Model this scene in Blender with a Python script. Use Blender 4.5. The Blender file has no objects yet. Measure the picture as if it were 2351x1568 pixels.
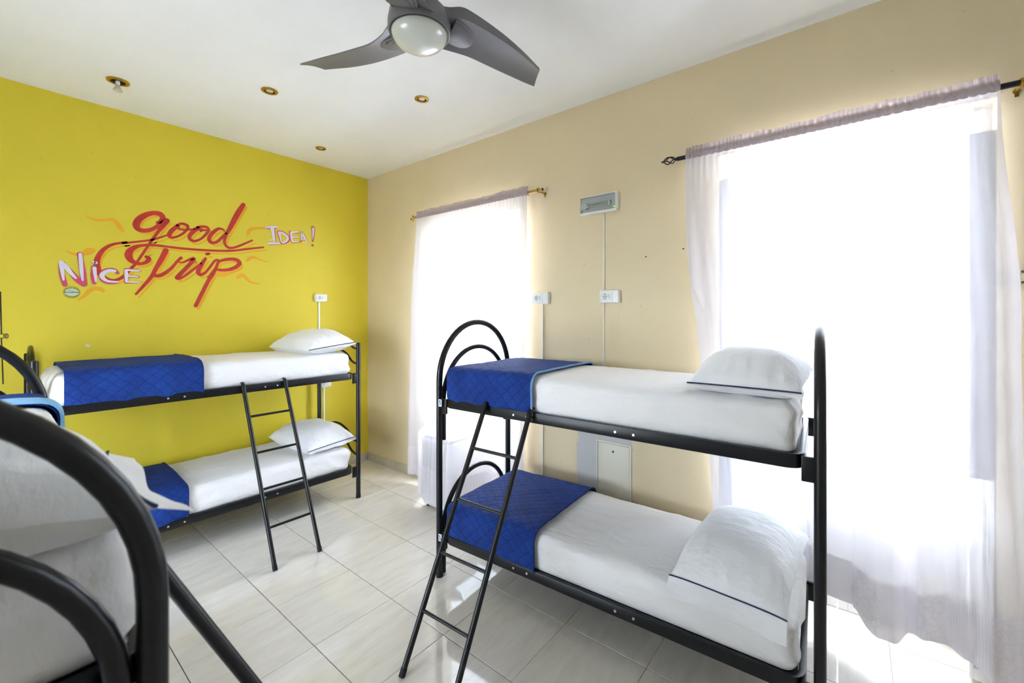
import bpy, bmesh, math, random
import numpy as np
from mathutils import Vector, Matrix

random.seed(7)
rng = np.random.default_rng(7)
scene = bpy.context.scene
col = scene.collection
PI = math.pi

# ------------------------------------------------------------------ camera
# room frame: far corner of the yellow wall (x = 0) and the window wall (y = 0) is the origin
cam_d = bpy.data.cameras.new('camera')
cam = bpy.data.objects.new('camera', cam_d)
col.objects.link(cam)
cam.location = (4.335, -2.772, 1.655)
cam.rotation_euler = (PI / 2, 0, 0.67595)
cam_d.sensor_width = 36.0
cam_d.lens = 980.37 / 2351 * 36.0
cam_d.shift_y = -(784.0 - 721.26) / 2351
cam_d.clip_start = 0.02
cam_d.dof.use_dof = True
cam_d.dof.focus_distance = 3.0
cam_d.dof.aperture_fstop = 2.8
scene.camera = cam

# ------------------------------------------------------------------ daylight and exposure
world = bpy.data.worlds.new('world')
scene.world = world
world.use_nodes = True
bg = world.node_tree.nodes['Background']
bg.inputs['Color'].default_value = (0.745, 0.858, 1.0, 1)
bg.inputs['Strength'].default_value = 13.5
scene.view_settings.view_transform = 'Standard'
scene.view_settings.look = 'None'
scene.view_settings.gamma = 1.0
scene.view_settings.use_curve_mapping = False
scene.view_settings.exposure = 1.02
cy = scene.cycles
cy.max_bounces = 6
cy.diffuse_bounces = 5
cy.glossy_bounces = 3
cy.use_adaptive_sampling = True
cy.adaptive_threshold = .16
cy.adaptive_min_samples = 20
cy.transparent_max_bounces = 12
cy.sample_clamp_indirect = 12
cy.caustics_reflective = False
cy.caustics_refractive = False

def portal(name, loc, rot, sx, sz):
    d = bpy.data.lights.new(name, 'AREA')
    d.shape = 'RECTANGLE'; d.size = sx; d.size_y = sz
    d.cycles.is_portal = True
    o = bpy.data.objects.new(name, d)
    col.objects.link(o); o.location = loc; o.rotation_euler = rot

# openings of the window wall (y = 0)
WT = 0.32                                    # wall thickness
H = 3.197                                    # ceiling height
RX, RY = 6.3, -3.62                          # room extents
OPEN1 = (1.04, 2.20, -.05, 2.52)
OPEN2 = (3.70, 4.82, -.05, 2.60)
OPEN3 = (1.45, 2.75, 0.0, 2.00)               # unseen door added on the opposite wall (y = RY) for fill light
for (a, b, c, d) in (OPEN1, OPEN2):
    portal('daylight_portal', ((a + b) / 2, WT + .02, (c + d) / 2), (-PI / 2, 0, 0), b - a, d - c)
portal('daylight_portal', ((OPEN3[0] + OPEN3[1]) / 2, RY - .34, (OPEN3[2] + OPEN3[3]) / 2), (PI / 2, 0, 0), OPEN3[1] - OPEN3[0], OPEN3[3] - OPEN3[2])

# ------------------------------------------------------------------ materials
def srgb(r, g, b):
    f = lambda c: (c / 255 / 12.92) if c / 255 <= .04045 else ((c / 255 + .055) / 1.055) ** 2.4
    return (f(r), f(g), f(b), 1)

class NT:
    def __init__(s, name):
        s.m = bpy.data.materials.new(name); s.m.use_nodes = True
        s.t = s.m.node_tree; s.n = s.t.nodes
        s.b = s.n['Principled BSDF']; s.out = s.n['Material Output']
    def new(s, typ, **kw):
        n = s.n.new(typ)
        for k, v in kw.items():
            if k.startswith('i_'):
                key = k[2:]
                key = int(key) if key.isdigit() else key.replace('_', ' ')
                n.inputs[key].default_value = v
            else: setattr(n, k, v)
        return n
    def link(s, a, b): s.t.links.new(a, b)
    def coord(s, kind='Object', scale=(1, 1, 1), loc=(0, 0, 0)):
        c = s.new('ShaderNodeTexCoord'); m = s.new('ShaderNodeMapping')
        m.inputs['Scale'].default_value = scale; m.inputs['Location'].default_value = loc
        s.link(c.outputs[kind], m.inputs['Vector']); return m.outputs['Vector']
    def noise(s, vec, scale, detail=4, rough=.55):
        n = s.new('ShaderNodeTexNoise'); n.inputs['Scale'].default_value = scale
        n.inputs['Detail'].default_value = detail; n.inputs['Roughness'].default_value = rough
        s.link(vec, n.inputs['Vector']); return n.outputs['Fac']
    def ramp(s, fac, stops):
        r = s.new('ShaderNodeValToRGB'); e = r.color_ramp.elements
        e[0].position, e[0].color = stops[0]; e[1].position, e[1].color = stops[-1]
        for p, c in stops[1:-1]:
            x = e.new(p); x.color = c
        s.link(fac, r.inputs['Fac']); return r.outputs['Color']
    def mix(s, fac, a, b, mode='MIX'):
        m = s.new('ShaderNodeMix', data_type='RGBA', blend_type=mode)
        for v, i in ((fac, 0), (a, 6), (b, 7)):
            if hasattr(v, 'links') or hasattr(v, 'is_linked'): s.link(v, m.inputs[i])
            else: m.inputs[i].default_value = v
        return m.outputs[2]
    def math(s, op, a, b=None, c=None):
        m = s.new('ShaderNodeMath', operation=op)
        for i, v in enumerate((a, b, c)):
            if v is None: continue
            if hasattr(v, 'is_linked'): s.link(v, m.inputs[i])
            else: m.inputs[i].default_value = v
        return m.outputs[0]
    def bump(s, h, strength=.3, dist=.01):
        b = s.new('ShaderNodeBump'); b.inputs['Strength'].default_value = strength
        b.inputs['Distance'].default_value = dist
        s.link(h, b.inputs['Height']); s.link(b.outputs['Normal'], s.b.inputs['Normal'])

M = {}
def simple(name, rgb, rough=.5, metal=0., spec=.5, bump=0., bscale=200., vary=0., vscale=3., coat=0.):
    t = NT(name); c = srgb(*rgb)
    t.b.inputs['Roughness'].default_value = rough
    t.b.inputs['Metallic'].default_value = metal
    t.b.inputs['Specular IOR Level'].default_value = spec
    t.b.inputs['Coat Weight'].default_value = coat
    v = t.coord()
    if vary:
        f = t.noise(v, vscale, 5)
        d = tuple(max(0, x * (1 - vary)) for x in c[:3]) + (1,); l = tuple(min(1, x * (1 + vary)) for x in c[:3]) + (1,)
        t.link(t.ramp(f, [(.3, d), (.7, l)]), t.b.inputs['Base Color'])
    else: t.b.inputs['Base Color'].default_value = c
    if bump: t.bump(t.noise(v, bscale, 3), bump, .002)
    M[name] = t.m
    return t

simple('black_tube', (11, 12, 16), .32, 0, .4, .12, 90, .15, 30)
simple('black_ladder', (14, 13, 14), .38, 0, .4, .2, 60, .3, 25)
simple('white_plastic', (232, 232, 228), .35, vary=.02)
simple('cream_plastic', (222, 216, 198), .45, vary=.02)
simple('dark_hole', (14, 14, 14), .7)
simple('socket_grey', (206, 206, 202), .4)
simple('gold', (190, 148, 52), .25, .85)
simple('brass_rod', (176, 152, 92), .3, .8)
simple('iron', (22, 21, 21), .5, .3)
simple('screw_zinc', (205, 205, 205), .3, .8)
simple('fan_grey', (112, 110, 112), .42, .25, .5, .05, 120)
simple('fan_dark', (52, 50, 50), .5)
simple('aluminium_frame', (84, 84, 88), .6, .1)
simple('white_frame', (225, 225, 222), .45)
simple('bulb_glass', (214, 214, 206), .15, .3)
simple('appliance_white', (228, 228, 226), .35)
simple('appliance_grey', (150, 150, 150), .45)
simple('rubber', (20, 20, 20), .8)
simple('wall_white', (216, 212, 202), .8, bump=.2, bscale=120)
simple('balcony_plaster', (150, 144, 138), .9, vary=.05)
simple('balcony_tile', (104, 98, 92), .8, vary=.08)
simple('added_paving', (178, 173, 165), .85, vary=.05)
simple('skirting', (192, 184, 164), .3, vary=.06, vscale=8)
simple('paint_red', (186, 44, 30), .6, vary=.16, vscale=14)
simple('paint_orange', (226, 164, 22), .65, vary=.06, vscale=10)
simple('paint_pink', (196, 70, 104), .6, vary=.1, vscale=14)
simple('paint_lilac', (214, 206, 216), .6, vary=.04, vscale=12)
simple('paint_black', (26, 24, 20), .7)
simple('chip_white', (220, 214, 214), .7)
simple('sticker_teal', (186, 204, 182), .35)
simple('sticker_rim', (176, 164, 62), .3)
simple('sticker_ink', (30, 48, 24), .5)
simple('tag_white', (222, 226, 232), .4)
simple('tag_blue', (92, 116, 160), .5)
simple('piping_navy', (28, 38, 84), .8)
simple('border_blue', (112, 156, 200), .85)
simple('lining_blue', (132, 184, 222), .8)
simple('stitch_base', (70, 70, 70), .8)

t = simple('led_green', (120, 255, 40), .4)
t.b.inputs['Emission Color'].default_value = srgb(150, 255, 60); t.b.inputs['Emission Strength'].default_value = 1.2

t = NT('lamp_glass')
t.b.inputs['Base Color'].default_value = srgb(206, 208, 198); t.b.inputs['Roughness'].default_value = .12
t.b.inputs['Coat Weight'].default_value = .6; t.b.inputs['Coat Roughness'].default_value = .04
M['lamp_glass'] = t.m

def wall_mat(name, rgb, patch=False):
    t = NT(name); v = t.coord()
    c = srgb(*rgb)
    f = t.noise(v, 1.6, 6, .6)
    cc = t.ramp(f, [(.3, tuple(x * .965 for x in c[:3]) + (1,)), (.7, tuple(min(1, x * 1.03) for x in c[:3]) + (1,))])
    # scuffs low on the wall
    sc = t.noise(v, 26, 2, .5)
    scm = t.ramp(sc, [(.71, (0, 0, 0, 1)), (.76, (1, 1, 1, 1))])
    if name != 'ceiling_paint': cc = t.mix(t.math('MULTIPLY', scm, .25), cc, srgb(150, 130, 96))
    if patch:                                # bare plaster left round the access hatch
        sep = t.new('ShaderNodeSeparateXYZ'); t.link(v, sep.inputs[0])
        w = t.math('MULTIPLY', t.math('SUBTRACT', t.noise(v, 9, 3), .5), .06)
        x = t.math('ADD', sep.outputs[0], w); z = t.math('ADD', sep.outputs[2], w)
        a = t.math('MULTIPLY', t.math('GREATER_THAN', x, 2.735), t.math('LESS_THAN', x, 3.16))
        b = t.math('MULTIPLY', t.math('GREATER_THAN', z, .30), t.math('LESS_THAN', z, .90))
        cc = t.mix(t.math('MULTIPLY', a, b), cc, srgb(196, 194, 192))
    t.link(cc, t.b.inputs['Base Color'])
    t.b.inputs['Roughness'].default_value = .62
    t.bump(t.noise(v, 140, 3), .12, .003)
    M[name] = t.m
wall_mat('yellow_paint', (216, 196, 50))
wall_mat('cream_paint', (223, 205, 168), True)
wall_mat('ceiling_paint', (240, 240, 241))

# polished porcelain tile with soft veining, a little different on every tile
t = NT('floor_tile')
oi = t.new('ShaderNodeObjectInfo')
tc = t.new('ShaderNodeTexCoord'); va = t.new('ShaderNodeVectorMath', operation='ADD')
cx = t.new('ShaderNodeCombineXYZ')
t.link(t.math('MULTIPLY', oi.outputs['Random'], 37.), cx.inputs[0]); t.link(t.math('MULTIPLY', oi.outputs['Random'], 91.), cx.inputs[1])
t.link(tc.outputs['Object'], va.inputs[0]); t.link(cx.outputs[0], va.inputs[1])
mp = t.new('ShaderNodeMapping'); mp.inputs['Scale'].default_value = (9, 1.6, 1); mp.inputs['Rotation'].default_value = (0, 0, .18)
t.link(va.outputs[0], mp.inputs['Vector'])
f = t.noise(mp.outputs[0], 2.2, 8, .62)
base = t.ramp(f, [(.28, srgb(222, 214, 202)), (.5, srgb(233, 227, 217)), (.74, srgb(240, 236, 228))])
f2 = t.noise(mp.outputs[0], 9, 4, .6)
base = t.mix(t.math('MULTIPLY', f2, .18), base, srgb(196, 182, 160))
t.link(base, t.b.inputs['Base Color'])
t.b.inputs['Roughness'].default_value = .055
t.b.inputs['Specular IOR Level'].default_value = .6
M['floor_tile'] = t.m
simple('grout', (92, 86, 78), .9)

# cotton
def cotton(name, rgb, wr=.35):
    t = NT(name); v = t.coord()
    t.b.inputs['Base Color'].default_value = srgb(*rgb)
    t.b.inputs['Roughness'].default_value = .85
    t.b.inputs['Sheen Weight'].default_value = .15
    a = t.noise(t.coord(scale=(2.0, 5, 3)), 3.2, 5, .55)
    n1 = t.noise(t.coord(scale=(1.5, 1, 1.2)), 4.0, 3, .5)
    ridge = t.math('POWER', t.math('SUBTRACT', 1, t.math('MULTIPLY', t.math('ABSOLUTE', t.math('SUBTRACT', n1, .5)), 3.2)), 5)
    b = t.noise(v, 380, 2)
    h = t.math('ADD', t.math('ADD', t.math('MULTIPLY', a, .9), t.math('MULTIPLY', ridge, .10)), t.math('MULTIPLY', b, .015))
    t.bump(h, wr, .03)
    M[name] = t.m
cotton('sheet', (234, 232, 232), .5)
cotton('pillowcase', (236, 236, 238), .4)

# quilted coverlet: ogee stitching in the cloth's own unrolled coordinates
t = NT('quilt')
uv = t.new('ShaderNodeUVMap'); sp = t.new('ShaderNodeSeparateXYZ'); t.link(uv.outputs[0], sp.inputs[0])
wob = t.math('MULTIPLY', t.math('SUBTRACT', t.noise(uv.outputs[0], 11, 3), .5), .035)
u_, s_ = t.math('ADD', sp.outputs[0], wob), t.math('ADD', sp.outputs[1], wob)
sn = t.math('MULTIPLY', t.math('SINE', t.math('MULTIPLY', u_, 2 * PI / .075)), .20)
q = t.math('DIVIDE', s_, .072)
d1 = t.math('ABSOLUTE', t.math('SUBTRACT', t.math('FRACT', t.math('ADD', q, sn)), .5))
d2 = t.math('ABSOLUTE', t.math('SUBTRACT', t.math('FRACT', t.math('ADD', t.math('SUBTRACT', q, sn), .5)), .5))
dm = t.math('MINIMUM', d1, d2)
pad = t.math('SMOOTH_MIN', t.math('MULTIPLY', dm, 5.0), 1.0, .4)
wr = t.noise(t.coord('UV', (1, 2.6, 1)), 26, 4, .65)
h = t.math('ADD', t.math('MULTIPLY', pad, .45), t.math('MULTIPLY', wr, 1.1))
stitch = t.math('LESS_THAN', dm, .035)
basec = t.ramp(t.noise(uv.outputs[0], 6, 4), [(.3, srgb(16, 46, 118)), (.7, srgb(22, 60, 140))])
t.link(t.mix(t.math('MULTIPLY', stitch, .55), basec, srgb(9, 26, 72)), t.b.inputs['Base Color'])
t.b.inputs['Roughness'].default_value = .72
t.b.inputs['Specular IOR Level'].default_value = .22
t.b.inputs['Sheen Weight'].default_value = .03
t.b.inputs['Sheen Tint'].default_value = srgb(90, 130, 220)
t.bump(h, .7, .012)
M['quilt'] = t.m

# sheer curtain: part open weave, part translucent thread, woven stripes and paisley
def sheer(name, tint, opened, trans):
    t = NT(name)
    uv = t.new('ShaderNodeUVMap'); sp = t.new('ShaderNodeSeparateXYZ'); t.link(uv.outputs[0], sp.inputs[0])
    fine = t.math('MULTIPLY', t.math('ADD', t.math('SINE', t.math('MULTIPLY', sp.outputs[0], 2 * PI / .012)), 1), .5)
    bandm = t.math('GREATER_THAN', t.math('FRACT', t.math('DIVIDE', sp.outputs[0], .34)), .45)
    lines = t.math('MULTIPLY', t.math('POWER', fine, 6), bandm)
    vo = t.new('ShaderNodeTexVoronoi', feature='DISTANCE_TO_EDGE'); vo.inputs['Scale'].default_value = 26
    t.link(uv.outputs[0], vo.inputs['Vector'])
    lace = t.math('MULTIPLY', t.math('LESS_THAN', vo.outputs['Distance'], .05), t.math('SUBTRACT', 1, bandm))
    pat = t.math('MAXIMUM', t.math('MULTIPLY', lines, .7), t.math('MULTIPLY', lace, .55))
    c1 = srgb(*tint); c2 = tuple(x * .8 for x in c1[:3]) + (1,)
    colr = t.mix(pat, c1, c2)
    dif = t.new('ShaderNodeBsdfDiffuse'); trn = t.new('ShaderNodeBsdfTranslucent'); tra = t.new('ShaderNodeBsdfTransparent')
    t.link(colr, dif.inputs['Color']); t.link(colr, trn.inputs['Color'])
    m1 = t.new('ShaderNodeMixShader'); m1.inputs[0].default_value = trans
    t.link(dif.outputs[0], m1.inputs[1]); t.link(trn.outputs[0], m1.inputs[2])
    m2 = t.new('ShaderNodeMixShader')
    lw = t.new('ShaderNodeMath', operation='MULTIPLY'); lw.inputs[1].default_value = 1
    t.link(t.math('MULTIPLY', t.math('SUBTRACT', 1, t.math('MULTIPLY', pat, .6)), opened), m2.inputs[0])
    t.link(m1.outputs[0], m2.inputs[1]); t.link(tra.outputs[0], m2.inputs[2])
    t.link(m2.outputs[0], t.out.inputs['Surface'])
    M[name] = t.m
sheer('sheer_cloth', (232, 227, 231), .25, .09)
sheer('sheer_hem', (226, 220, 226), .12, .06)
sheer('sheer_header', (206, 192, 194), .05, .35)

t = NT('clear_glass')
t.b.inputs['Base Color'].default_value = (.95, .97, .97, 1)
tr = t.new('ShaderNodeBsdfTransparent'); tr.inputs[0].default_value = (.94, .95, .94, 1)
gl = t.new('ShaderNodeBsdfGlossy'); gl.inputs['Roughness'].default_value = .06
fr = t.new('ShaderNodeFresnel'); fr.inputs[0].default_value = 1.45
mx = t.new('ShaderNodeMixShader'); t.link(fr.outputs[0], mx.inputs[0]); t.link(tr.outputs[0], mx.inputs[1]); t.link(gl.outputs[0], mx.inputs[2])
t.link(mx.outputs[0], t.out.inputs['Surface'])
M['clear_glass'] = t.m

# ------------------------------------------------------------------ geometry helpers
def link_mesh(name, verts, faces, mat, parent=None, smooth=True, uvs=None, angle=40):
    me = bpy.data.meshes.new(name)
    me.from_pydata([tuple(map(float, v)) for v in verts], [], faces)
    me.materials.append(M[mat] if isinstance(mat, str) else mat)
    if smooth:
        me.polygons.foreach_set('use_smooth', [True] * len(me.polygons))
        try: me.set_sharp_from_angle(angle=math.radians(angle))
        except Exception: pass
    if uvs is not None:
        l = me.uv_layers.new(name='UVMap')
        idx = np.empty(len(me.loops), dtype=np.int32); me.loops.foreach_get('vertex_index', idx)
        l.data.foreach_set('uv', np.asarray(uvs, dtype=np.float32)[idx].ravel())
    me.update()
    o = bpy.data.objects.new(name, me); col.objects.link(o)
    if parent: o.parent = parent
    return o

def tag(o, label, cat, group=None):
    o['label'] = label; o['category'] = cat
    if group: o['group'] = group
    return o
def thing(name, label, cat, loc=(0, 0, 0), rz=0., group=None):
    o = bpy.data.objects.new(name, None); col.objects.link(o)
    o.empty_display_size = .1; o.location = loc; o.rotation_euler = (0, 0, rz)
    return tag(o, label, cat, group)
def struct(o):
    o['kind'] = 'structure'; return o

class MB:
    def __init__(s): s.v = []; s.f = []
    def add(s, v, f):
        k = len(s.v); s.v += [tuple(map(float, p)) for p in v]; s.f += [tuple(i + k for i in q) for q in f]; return s
    def box(s, x0, x1, y0, y1, z0, z1):
        x0, x1 = min(x0, x1), max(x0, x1); y0, y1 = min(y0, y1), max(y0, y1); z0, z1 = min(z0, z1), max(z0, z1)
        return s.add([(x0, y0, z0), (x1, y0, z0), (x1, y1, z0), (x0, y1, z0), (x0, y0, z1), (x1, y0, z1), (x1, y1, z1), (x0, y1, z1)],
                     [(0, 3, 2, 1), (4, 5, 6, 7), (0, 1, 5, 4), (1, 2, 6, 5), (2, 3, 7, 6), (3, 0, 4, 7)])
    def tube(s, path, r, n=14, closed=False, caps=True, sect=None):
        P = [Vector(p) for p in path]; m = len(P)
        R = r if hasattr(r, '__len__') else [r] * m
        T = []
        for i in range(m):
            a = P[i - 1] if (i > 0 or closed) else P[i]; b = P[(i + 1) % m] if (i < m - 1 or closed) else P[i]
            T.append((b - a).normalized())
        up = Vector((0, 0, 1)) if abs(T[0].z) < .95 else Vector((1, 0, 0))
        N = (up - T[0] * up.dot(T[0])).normalized()
        k = len(s.v); ring = n if sect is None else len(sect)
        for i in range(m):
            N = (N - T[i] * N.dot(T[i])).normalized(); B = T[i].cross(N)
            for j in range(ring):
                if sect is None:
                    a = 2 * PI * j / n; off = N * (math.cos(a) * R[i]) + B * (math.sin(a) * R[i])
                else: off = N * sect[j][0] + B * sect[j][1]
                s.v.append(tuple(P[i] + off))
        for i in range(m if closed else m - 1):
            i2 = (i + 1) % m
            for j in range(ring):
                j2 = (j + 1) % ring
                s.f.append((k + i * ring + j, k + i * ring + j2, k + i2 * ring + j2, k + i2 * ring + j))
        if caps and not closed:
            s.f.append(tuple(k + j for j in reversed(range(ring)))); s.f.append(tuple(k + (m - 1) * ring + j for j in range(ring)))
        return s
    def cyl(s, a, b, r, n=16): return s.tube([a, b], r, n)
    def lathe(s, prof, c, axis='z', n=28):
        # prof: list of (radius, height) along axis
        k = len(s.v); c = Vector(c)
        for r, h in prof:
            for j in range(n):
                a = 2 * PI * j / n; x, y = math.cos(a) * r, math.sin(a) * r
                p = {'z': (x, y, h), 'y': (x, h, y), 'x': (h, x, y)}[axis]
                s.v.append(tuple(c + Vector(p)))
        for i in range(len(prof) - 1):
            for j in range(n):
                j2 = (j + 1) % n
                q = (k + i * n + j, k + i * n + j2, k + (i + 1) * n + j2, k + (i + 1) * n + j)
                s.f.append(q if axis != 'y' else q[::-1])
        s.f.append(tuple(k + j for j in range(n))); s.f.append(tuple(k + (len(prof) - 1) * n + j for j in range(n)))
        return s
    def prism(s, poly, axis, a, b):
        # poly of 2D points extruded along axis from a to b
        mk = {'x': lambda p, t: (t, p[0], p[1]), 'y': lambda p, t: (p[0], t, p[1]), 'z': lambda p, t: (p[0], p[1], t)}[axis]
        n = len(poly)
        v = [mk(p, a) for p in poly] + [mk(p, b) for p in poly]
        f = [tuple(range(n)), tuple(range(2 * n - 1, n - 1, -1))] + [(i, (i + 1) % n, n + (i + 1) % n, n + i) for i in range(n)]
        return s.add(v, f)
    def build(s, name, mat, parent=None, smooth=True, bevel=0., seg=2, angle=40):
        o = link_mesh(name, s.v, s.f, mat, parent, smooth, angle=angle)
        bm = bmesh.new(); bm.from_mesh(o.data)
        bmesh.ops.recalc_face_normals(bm, faces=bm.faces)
        if bevel:
            es = [e for e in bm.edges if len(e.link_faces) == 2 and e.calc_face_angle(0) > .6]
            bmesh.ops.bevel(bm, geom=es, offset=bevel, segments=seg, profile=.5, affect='EDGES')
            if smooth:
                for f_ in bm.faces: f_.smooth = True
        bm.to_mesh(o.data); bm.free()
        if smooth:
            try: o.data.set_sharp_from_angle(angle=math.radians(angle))
            except Exception: pass
        return o

def catmull(pts, per=10, closed=False):
    P = [np.array(p, float) for p in pts]; out = []; n = len(P)
    for i in range(n if closed else n - 1):
        if closed: p0, p1, p2, p3 = P[i - 1], P[i], P[(i + 1) % n], P[(i + 2) % n]
        else: p0, p1, p2, p3 = P[max(i - 1, 0)], P[i], P[i + 1], P[min(i + 2, n - 1)]
        for t in np.linspace(0, 1, per, endpoint=False):
            out.append(.5 * (2 * p1 + (p2 - p0) * t + (2 * p0 - 5 * p1 + 4 * p2 - p3) * t ** 2 + (3 * p1 - p0 - 3 * p2 + p3) * t ** 3))
    if not closed: out.append(P[-1])
    return out

_perm = rng.permutation(4096)
_val = rng.random(4096)
def vnoise(x, y, z):
    x, y, z = np.broadcast_arrays(np.asarray(x, float), np.asarray(y, float), np.asarray(z, float))
    xi, yi, zi = np.floor(x).astype(int), np.floor(y).astype(int), np.floor(z).astype(int)
    xf, yf, zf = x - xi, y - yi, z - zi
    sm = lambda t: t * t * t * (t * (t * 6 - 15) + 10)
    u, v, w = sm(xf), sm(yf), sm(zf)
    def hsh(a, b, c): return _val[_perm[(_perm[(_perm[a % 4096] + b) % 4096] + c) % 4096]]
    def lerp(a, b, t): return a + (b - a) * t
    r = lerp(lerp(lerp(hsh(xi, yi, zi), hsh(xi + 1, yi, zi), u), lerp(hsh(xi, yi + 1, zi), hsh(xi + 1, yi + 1, zi), u), v),
             lerp(lerp(hsh(xi, yi, zi + 1), hsh(xi + 1, yi, zi + 1), u), lerp(hsh(xi, yi + 1, zi + 1), hsh(xi + 1, yi + 1, zi + 1), u), v), w)
    return r * 2 - 1
def fbm(x, y, z, o=4):
    a, s, t = 1., 0., 0.
    for i in range(o):
        s = s + a * vnoise(x * 2 ** i + 17 * i, y * 2 ** i + 5 * i, z * 2 ** i + 9 * i); t += a; a *= .5
    return s / t
def sstep(a, b, x):
    t = np.clip((np.asarray(x, float) - a) / (b - a), 0, 1); return t * t * (3 - 2 * t)

# ------------------------------------------------------------------ the room
g = .0
ob = MB().box(-.01, RX + .01, RY - .01, WT, -.06, -.006).build('floor', 'grout', None, False); floor = struct(ob)
TX, TY = .4475, .453                         # tile pitch
OX, OY = .8905, -1.7265                      # one grid crossing
def tile_mesh(w, d):
    b = MB(); e = .0012; z0, z1 = -.008, 0.
    b.add([(0, 0, z0), (w, 0, z0), (w, d, z0), (0, d, z0), (0, 0, z1 - e), (w, 0, z1 - e), (w, d, z1 - e), (0, d, z1 - e),
           (e, e, z1), (w - e, e, z1), (w - e, d - e, z1), (e, d - e, z1)],
          [(0, 1, 5, 4), (1, 2, 6, 5), (2, 3, 7, 6), (3, 0, 4, 7), (4, 5, 9, 8), (5, 6, 10, 9), (6, 7, 11, 10), (7, 4, 8, 11), (8, 9, 10, 11)])
    me = bpy.data.meshes.new('floor_tile'); me.from_pydata(b.v, [], b.f); me.materials.append(M['floor_tile']); me.update(); return me
cache = {}
for i in range(-2, 13):
    for j in range(-5, 5):
        x0, y0 = OX + i * TX + .0008, OY + j * TY + .0018
        x1, y1 = x0 + TX - .0016, y0 + TY - .0036
        x0, x1, y0, y1 = max(x0, 0), min(x1, RX), max(y0, RY), min(y1, WT)
        if x1 - x0 < .01 or y1 - y0 < .01: continue
        k = (round(x1 - x0, 4), round(y1 - y0, 4))
        if k not in cache: cache[k] = tile_mesh(*k)
        o = bpy.data.objects.new('tile', cache[k]); col.objects.link(o); o.location = (x0, y0, 0); o.parent = floor

def wall_with_holes(name, mat, axis, pos, thick, a0, a1, z0, z1, holes):
    b = MB(); cuts = sorted(set([a0, a1] + [h for q in holes for h in q[:2]]))
    for p, q in zip(cuts[:-1], cuts[1:]):
        segs = [(z0, z1)]
        for (h0, h1, c, d) in holes:
            if p >= h0 - 1e-6 and q <= h1 + 1e-6:
                ns = []
                for s0, s1 in segs:
                    if c > s0: ns.append((s0, min(c, s1)))
                    if d < s1: ns.append((max(d, s0), s1))
                segs = ns
        for s0, s1 in segs:
            if s1 - s0 < 1e-4: continue
            if axis == 'y': b.box(p, q, pos, pos + thick, s0, s1)
            else: b.box(pos, pos + thick, p, q, s0, s1)
    return struct(b.build(name, mat, None, False))
wall_with_holes('wall_right', 'cream_paint', 'y', 0, WT, -.3, RX + .3, -.05, H + .1, [OPEN1, OPEN2])
wall_with_holes('wall_back', 'yellow_paint', 'x', 0, -.3, RY - .3, 0, -.05, H + .1, [])
wall_with_holes('wall_left', 'wall_white', 'y', RY, -.3, -.3, RX + .3, -.05, H + .1, [OPEN3])
wall_with_holes('wall_front', 'wall_white', 'x', RX, .3, RY - .3, 0, -.05, H + .1, [])
struct(MB().box(-.3, RX + .3, RY - .3, WT, H, H + .1).build('ceiling', 'ceiling_paint', None, False))

# skirting tiles, one piece per tile
def skirting(name, segs):
    root = None
    for (x0, x1, y0, y1) in segs:
        o = MB().box(x0, x1, y0, y1, 0, .085).build('skirting_tile' if root else name, 'skirting', root, True, .0025)
        if root is None: root = struct(o)
def cut(a, b, step): 
    n = max(1, round(abs(b - a) / step)); return [(a + (b - a) * i / n, a + (b - a) * (i + 1) / n) for i in range(n)]
gp = .0008
skirting('baseboard_right', [(a + gp, b - gp, -.011, 0) for rng_ in ((0.011, 1.04), (2.20, 3.70), (4.82, RX)) for a, b in cut(*rng_, .45)])
skirting('baseboard_back', [(0, .011, b + gp, a - gp) for a, b in cut(0, RY, .45)])

# balcony outside both french windows
struct(MB().box(-.3, RX + .3, WT, 1.75, -.14, -.03).build('balcony_floor', 'balcony_tile', None, False))
struct(MB().box(-.3, RX + .3, 1.6, 1.75, -.03, .60).build('balcony_parapet', 'balcony_plaster', None, False))


struct(MB().box(-9, 15, -16, RY - .3, -.3, -.12).build('added_ground', 'added_paving', None, False))  # unseen ground added outside the fill door to temper light on the ceiling

# window frames
def french_window(name, o, leafs):
    x0, x1, z0, z1 = o
    fr = MB()
    fr.box(x0, x0 + .03, .10, .16, z0, z1).box(x1 - .03, x1, .10, .16, z0, z1).box(x0 + .03, x1 - .03, .10, .16, z1 - .035, z1)
    root = struct(fr.build(name, 'white_frame', None, True, .003))
    # the glazed leaves stand folded open; a low solid guard closes the foot of the opening
    xm = (x0 + x1) / 2
    for a, b in ((x0 + .004, xm - .002), (xm + .002, x1 - .004)):
        MB().box(a, a + .045, .245, .285, .006, .76).box(b - .045, b, .245, .285, .006, .76).box(a + .045, b - .045, .245, .285, .70, .76).box(a + .045, b - .045, .245, .285, .006, .10).build('guard_frame', 'white_frame', root, True, .003)
        MB().box(a + .045, b - .045, .256, .274, .10, .70).build('lower_panel', 'white_frame', root, True, .002)
    for (a, b, y0, y1, zb, zt, split) in leafs:
        MB().box(a, b, y0, y1, split, zt).box(a + .012, b - .012, y0 - .008, y0, split + .03, zt - .02).build('folded_shutter', 'aluminium_frame', root, True, .003)
        MB().box(a, a + .014, y0, y1, zb, split).box(b - .014, b, y0, y1, zb, split).box(a + .014, b - .014, y0, y1, zb, zb + .05).build('lower_frame', 'white_frame', root, True, .002)
        MB().box(a + .014, b - .014, (y0 + y1) / 2 - .003, (y0 + y1) / 2 + .003, zb + .05, split).build('pane', 'clear_glass', root, False)
    return root
french_window('window_1', OPEN1, [])
french_window('window_2', OPEN2, [(3.704, 3.760, .012, .065, .02, 2.462, .25), (4.738, 4.814, .012, .065, .02, 2.466, .92)])
b = MB(); x0, x1, z0, z1 = OPEN3; z0 += .002
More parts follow.
